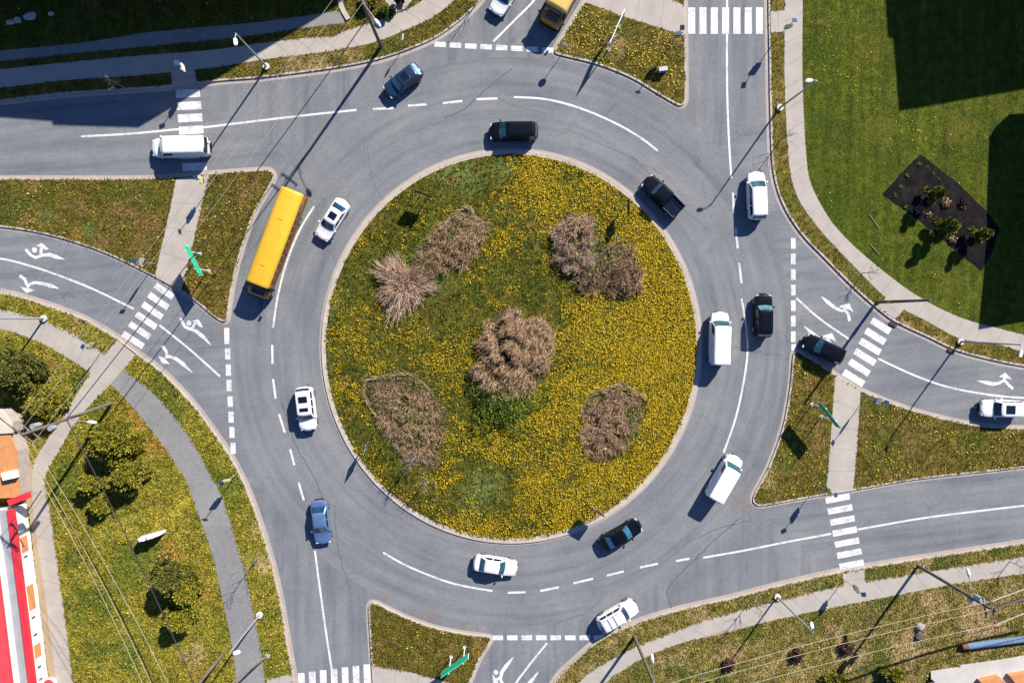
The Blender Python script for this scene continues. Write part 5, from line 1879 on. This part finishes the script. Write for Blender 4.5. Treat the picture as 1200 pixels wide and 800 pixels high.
BG = 'dark red bushes on the lower right slope'
ball_bush(932, 766, 9, .8, M_BARB, 'dark red round bush, leftmost of the pair under the wires', 700, 'red_bush', BG)
ball_bush(990, 757, 9, .9, M_BARB, 'dark red round bush beside the long pole shadow on the slope', 700, 'red_bush', BG)
ball_bush(852, 777, 8, .7, M_BARB, 'dark red round bush at the bottom near the pole with the white lamp', 600, 'red_bush', BG)
ball_bush(1076, 246, 6, .5, M_STRAW, 'pale tan round bush at the left side of the black mulch bed', 300, 'tan_bush', None)
ball_bush(1115, 270, 5, .5, M_STRAW, 'pale tan round bush in the centre of the black mulch bed', 300, 'tan_bush', None)
ball_bush(1115, 281, 5, .45, M_STRAW, 'pale tan round bush at the lower edge of the black mulch bed', 300, 'tan_bush', None)
ball_bush(1106, 238, 6, .6, M_TWIG, 'ochre brown bush between the evergreens of the mulch bed', 350, 'brown_bush', None)
ball_bush(1126, 240, 6, .5, M_BARB, 'dark red bush between the evergreens of the mulch bed', 350, 'red_bush', None)
ball_bush(1087, 252, 4, .35, M_TWIG, 'small brown bush left of the widest evergreen', 200, 'brown_bush', None)
for k, (x, y) in enumerate(((1076, 193), (1085, 196), (1062, 206), (1054, 219), (1048, 229), (1060, 243), (1092, 204), (1099, 210))):
    ball_bush(x, y, 2.6, .25, M_LEAFG, 'small green seedling at the bare upper end of the black mulch bed', 90, 'seedling', 'seedlings in the black mulch bed', .07)

# black mulch bed: a low mound
_c = [(1077, 179), (1121, 213), (1164, 256), (1172, 268), (1163, 298), (1150, 319), (1120, 296), (1090, 271), (1060, 248), (1031, 228), (1053, 203)]
P = []
for (x0, y0), (x1, y1) in zip(_c, _c[1:] + _c[:1]):
    for k in range(9):
        P.append((lerp(x0, x1, k / 9) + random.uniform(-.7, .7), lerp(y0, y1, k / 9) + random.uniform(-.7, .7)))
P = G(P)
c = sum((Vector(p) for p in P), Vector((0, 0))) / len(P)
vs, fs = [], []
n = len(P)
for i in range(4):
    for p in P:
        q = c.lerp(Vector(p), 1 - i / 4)
        vs.append((q.x, q.y, ZG + (.0 if i == 0 else .07 + .02 * i)))
vs.append((c.x, c.y, ZG + .14))
for i in range(3):
    for j in range(n):
        fs.append((i * n + j, i * n + (j + 1) % n, (i + 1) * n + (j + 1) % n, (i + 1) * n + j))
for j in range(n):
    fs.append((3 * n + j, 3 * n + (j + 1) % n, 4 * n))
struct(mesh_obj('mulch_bed', vs, fs, M_MULCH, smooth=True))
MULCH = P


# ---- stones and odds and ends
def rock(px, py, rxp, ryp, h, label, mat, rotdeg=0, name='boulder', group=None, seed=0, cat='rock'):
    p = W(px, py)
    bm = bmesh.new()
    bmesh.ops.create_icosphere(bm, subdivisions=3, radius=1)
    r = random.Random(seed)
    ph = [r.uniform(0, 6) for _ in range(6)]
    for v in bm.verts:
        q = v.co.copy()
        f = 1 + .13 * math.sin(3 * q.x + ph[0]) + .12 * math.sin(4 * q.y + ph[1]) + .10 * math.sin(5 * q.z + ph[2]) + .06 * math.sin(9 * q.x + 7 * q.y + ph[3])
        v.co = Vector((q.x * rxp / 10.6, q.y * ryp / 10.6, max(-.1, q.z) * h)) * f
    me = bpy.data.meshes.new(name)
    bm.to_mesh(me)
    bm.free()
    me.materials.append(mat)
    o = bpy.data.objects.new(name, me)
    COL.objects.link(o)
    o.location = (p.x, p.y, ZG - .02)
    o.rotation_euler = (0, 0, math.radians(rotdeg))
    return tag(o, label, cat, group)


M_STONE = simple('pale_stone', (0.33, 0.31, 0.29), 0.9, var=.25, scale=4)
for k, (x, y, r, lab) in enumerate(((13, 27, 5, 'pale boulder in the dark upper left lawn, leftmost of the row'), (22, 25, 5, 'pale boulder second from the left in the dark upper left lawn'), (36, 20, 7, 'largest pale boulder in the dark upper left lawn'), (61, 17, 4, 'small pale boulder alone at the right of the row in the dark upper left lawn'))):
    rock(x, y, r, r * .6, .35, lab, M_STONE, 15, 'boulder', 'boulders in the dark upper left lawn', k)
rock(1077, 733, 6, 5, .55, 'pale boulder stacked at the wires on the lower right slope', simple('tan_stone', (.22, .18, .155), .9, var=.25), 20, seed=9)
rock(1076, 744, 7, 4, .4, 'dark boulder just below the pale boulder on the lower right slope', simple('dark_stone', (.05, .045, .045), .9), 0, seed=12)
# white standing slab with a ragged top
a, b = W(167, 629), W(195, 621)
p = (a + b) / 2
d = (b - a).xy.normalized()
root = tag(empty('standing_stone', (p.x, p.y, ZG), math.atan2(d.y, d.x)), 'white standing stone slab with a ragged top on the lower left bank', 'monument stone')
L_ = (b - a).length
r = random.Random(4)
rings = []
for yy in (-.15, -.10, .10, .15):
    prof_ = []
    ins = .05 if abs(yy) > .12 else 0
    r2 = random.Random(5)
    m_ = 14
    for k in range(m_ + 1):
        x = lerp(-L_ / 2 + ins, L_ / 2 - ins, k / m_)
        edge = 1 - abs(2 * k / m_ - 1) ** 4 * .45
        prof_.append((x, yy, 1.7 * edge + r2.uniform(-.16, .12) - ins))
    prof_ += [(L_ / 2 - ins, yy, -.1), (-L_ / 2 + ins, yy, -.1)]
    rings.append(prof_)
MB().loft(rings).build('slab', simple('pale_marble', (.58, .55, .55), .8, var=.2, scale=5), root, True, 30)
MB().bevbox(-L_ / 2 - .05, L_ / 2 + .05, -.2, .2, -.1, .10, .03).build('plinth', M_STONE, root, True)

# steel pipe at the lower right
a, b = W(1132, 756, .3), W(1330, 731, .3)
root = tag(empty('steel_pipe', (a.x, a.y, ZG)), 'blue grey steel pipe lying on the dry grass at the lower right', 'pipe')
q = b - a
MB().tube([(0, 0, .36), (q.x, q.y, .36)], .36, 18).build('pipe', simple('blue_grey_steel', (.10, .155, .22), .9, 0, var=.25, spec=.1), root, True)
u = q.normalized()
MB().tube([(-u.x * .55, -u.y * .55, .34), (-.004 * u.x, -.004 * u.y, .36)], [.30, .34], 16).build('end_cap', simple('rusty_steel', (.16, .05, .03), .9, var=.3), root, True)
# dark bollard beside the pale roof
p = W(1088, 794)
root = tag(empty('bollard', (p.x, p.y, ZG)), 'dark bollard at the left end of the pale terrace', 'bollard')
MB().disc((0, 0, -.05), .14, 1.0, 14).build('post', M_TRIM, root, True)
MB().disc((0, 0, .952), .16, .08, 14).build('cap', M_GALV, root, True)
# red round planter by the white wall
p = W(62, 798)
root = tag(empty('red_planter', (p.x, p.y, ZG)), 'round red planter with a white rim at the bottom left by the white wall', 'planter')
MB().tube([(0, 0, 0), (0, 0, .45), (0, 0, .6)], [.55, .75, .78], 24).build('bowl', M_SIGNW, root, True)
MB().disc((0, 0, .605), .62, .08, 24).build('filling', M_REDF, root)
# utility cabinet on the top island
p = W(775, 84)
root = tag(empty('utility_cabinet', (p.x, p.y, ZG), .15), 'small blue grey utility cabinet in the flowers of the top island', 'cabinet')
MB().bevbox(-.45, .45, -.2, .2, -.05, .75, .03).build('body', simple('blue_grey_enamel', (.17, .25, .33), .5), root, True)
MB().bevbox(-.48, .48, -.23, .23, .752, .80, .01).build('lid', M_GALV, root)
# street drains at the kerbs
for x, y, dx, dy, lab in ((97, 376, 12, 5, 'rusty kerb drain at the left road'), (1046, 380, 12, 6, 'rusty kerb drain below the right hand crosswalk verge'), (1114, 411, 12, 5, 'rusty kerb drain at the right road by the lamp post')):
    p = W(x, y)
    d = px_dir(x, y, dx, dy)
    root = tag(empty('kerb_drain', (p.x, p.y, 0), math.atan2(d.y, d.x)), lab, 'drain', 'kerb drains')
    MB().box(-.45, .45, -.16, .16, .005, .155).build('frame', simple('rusty_iron', (.12, .05, .035), .9, var=.3), root)
    g = MB()
    for k in range(6):
        g.box(-.38 + k * .14, -.31 + k * .14, -.12, .12, .156, .166)
    g.build('grating', M_TRIM, root)
# pale stakes on the lawn
for (x0, y0, x1, y1, lab) in ((1018, 252, 1029, 268, 'upper pale timber stake lying on the green lawn'), (1018, 286, 1029, 298, 'lower pale timber stake lying on the green lawn')):
    a, b = W(x0, y0), W(x1, y1)
    o = MB().tube([a + Vector((0, 0, ZG + .06)), b + Vector((0, 0, ZG + .06))], .045, 8).build('timber_stake', simple('pale_timber', (.24, .22, .14), .8), None, True)
    tag(o, lab, 'timber stake', 'timber stakes on the lawn')

# ------------------------------------------------------------------ grass tufts and dandelions
VIEW = (-62, 62, -44, 44)
EXCL = list(PATHS) + [MULCH]
BLD = [[tuple(p) for p in LW] + [tuple(p) for p in reversed(offset(LW, 26 * sgn))]]


def sample(poly, n, excl, ex_extra=()):
    X = np.array([p[0] for p in poly]); Y = np.array([p[1] for p in poly])
    x0, x1 = max(X.min(), VIEW[0]), min(X.max(), VIEW[1])
    y0, y1 = max(Y.min(), VIEW[2]), min(Y.max(), VIEW[3])
    x = rng.uniform(x0, x1, n); y = rng.uniform(y0, y1, n)
    k = pip(x, y, poly)
    x, y = x[k], y[k]
    for e in list(excl) + list(ex_extra):
        k = ~pip(x, y, e)
        x, y = x[k], y[k]
    return x, y


def tufts(name, x, y, z, mat, lo=.10, hi=.26, blades=3, ht=.16, wd=.03):
    n = len(x)
    out = []
    for b in range(blades):
        a = rng.uniform(0, math.tau, n)
        L = rng.uniform(lo, hi, n)
        A = np.column_stack([x, y, z - .01])
        T = A + np.column_stack([np.cos(a) * L, np.sin(a) * L, rng.uniform(.35, 1, n) * ht])
        s_ = np.column_stack([-np.sin(a), np.cos(a), np.zeros(n)]) * wd
        M = (A + T) / 2 + np.array([0, 0, ht * .25])
        out.append(np.stack([A - s_ * .4, A + s_ * .4, M + s_, T, M - s_], 1))
    V = np.concatenate(out, 0).reshape(-1, 3)
    o = np_mesh(name, V, 5, mat)
    o['kind'] = 'stuff'
    return o


M_BL_I = grass_mat('island_blades', *G_ISL, blade=True, spots=S_ISL)
M_BL_V = grass_mat('verge_blades', *G_VERGE, blade=True, spots=S_VERGE)
M_BL_D = grass_mat('bank_blades', *G_DRY, blade=True, spots=S_DRY)
M_BL_S = grass_mat('slope_blades', *G_SLOPE, blade=True, spots=S_SLOPE)
M_BL_L = grass_mat('lawn_blades', *G_LAWN, spots=S_LAWN, stripes=20, blade=True)
M_DAND = leaf_mat('dandelion_heads', [(0, (0.13, 0.080, 0.004)), (.35, (0.30, 0.190, 0.004)), (.8, (0.50, 0.335, 0.007)), (1, (0.60, 0.45, 0.03))])

x, y = sample(LAND['centre'], 26000, BEDS[:0])
tufts('grass_tufts', x, y, dome(x, y), M_BL_I, .10, .30, 3, .2)
for k in ('north_west', 'north_east', 'west', 'south', 'east', 'north'):
    x, y = sample(LAND[k], {'north_west': 60000, 'north_east': 26000, 'west': 22000, 'south': 9000, 'east': 16000, 'north': 7000}[k], EXCL, [lp] if k == 'north_east' else [])
    z = np.full(len(x), ZG)
    tufts('grass_tufts', x, y, z, M_BL_V, .08, .24, 3, .14)
x, y = sample(LAND['south_west'], 60000, EXCL, BLD)
tufts('grass_tufts', x, y, np.full(len(x), ZG), M_BL_D, .10, .30, 3, .18)
x, y = sample(LAND['south_east'], 60000, EXCL)
tufts('grass_tufts', x, y, np.full(len(x), ZG), M_BL_S, .10, .30, 3, .16)
x, y = sample(lp, 50000, EXCL)
tufts('grass_tufts', x, y, np.full(len(x), ZG + .008), M_BL_L, .05, .12, 3, .06, .025)


def flowers(name, x, y, z, r0, r1, mat):
    n = len(x)
    r = rng.uniform(r0, r1, n)
    tilt = rng.normal(size=(n, 2)) * .25
    a0 = rng.uniform(0, 6.28, n)
    V = []
    for k in range(6):
        a = a0 + k * math.tau / 6
        dx, dy = np.cos(a) * r, np.sin(a) * r
        V.append(np.column_stack([x + dx, y + dy, z + dx * tilt[:, 0] + dy * tilt[:, 1]]))
    o = np_mesh(name, np.stack(V, 1).reshape(-1, 3), 6, mat)
    o['kind'] = 'stuff'
    return o


x, y = sample(LAND['centre'], 430000, [])
q = W(570, 570); p1 = np.hypot((x - q.x) / 1.3, (y - q.y)) / 3.6
q = W(548, 205); p2 = np.hypot(x - q.x, (y - q.y) * 1.3) / 4.6
u, v = (x - RINGC[0]) / 20.9, (y - RINGC[1]) / 21.6
dens = .38 + .42 * np.clip(u * 1.15 + .15 - .25 * v, -.6, 1)
dens = dens + .75 * (vnoise(x, y, 2.6, 3) - .5) + .55 * (vnoise(x, y, .8, 5) - .5) + .6 * (vnoise(x, y, .38, 6) - .5)
dens -= .9 * np.clip(1.25 - p1, 0, 1) + .8 * np.clip(1.25 - p2, 0, 1)
# fewer flowers around and between the shrubs
for (cx, cy, rr, am) in ((505, 300, 6.2, .45), (700, 310, 4.6, .3), (600, 420, 6.2, .3), (481, 490, 5.2, .35), (622, 338, 4.0, .35), (555, 350, 5.0, .15), (440, 300, 4, .1), (640, 360, 4, .2)):
    q = W(cx, cy)
    dens -= am * np.clip(1.3 - np.hypot(x - q.x, y - q.y) / rr, 0, 1)
k = rng.uniform(0, 1, len(x)) < np.clip(dens, .012, .85) * .55
for b_ in BEDS:
    ins = pip(x, y, b_)
    k &= ~(ins & (rng.uniform(0, 1, len(x)) < .93))
x, y = x[k], y[k]
flowers('dandelions', x, y, dome(x, y) + rng.uniform(.05, .22, len(x)), .026, .064, M_DAND)
M_DANDP = leaf_mat('small_dandelion_heads', [(0, (0.25, 0.16, 0.01)), (.6, (0.48, 0.34, 0.02)), (1, (0.50, 0.43, 0.12))])
for kk, nn_, dm, cut in (('north', 5000, .5, .35), ('east', 9000, .22, .45), ('west', 12000, .20, .45), ('south', 4000, .12, .5), ('south_west', 42000, .16, .48), ('south_east', 26000, .05, .5), ('north_east', 5000, .08, .5), ('north_west', 9000, .06, .5)):
    x, y = sample(LAND[kk], nn_, EXCL, BLD + [lp])
    k = rng.uniform(0, 1, len(x)) < dm * np.clip((vnoise(x, y, 2.2, 9) - cut) * 5, .06, 1)
    x, y = x[k], y[k]
    flowers('dandelions', x, y, np.full(len(x), ZG) + rng.uniform(.05, .14, len(x)), .045, .085, M_DANDP)
x, y = sample(lp, 26000, EXCL)
k = rng.uniform(0, 1, len(x)) < .05 * np.clip((vnoise(x, y, 4, 2) - .45) * 5, .02, 1)
flowers('dandelions', x[k], y[k], np.full(k.sum(), ZG + .07), .04, .07, M_DANDP)
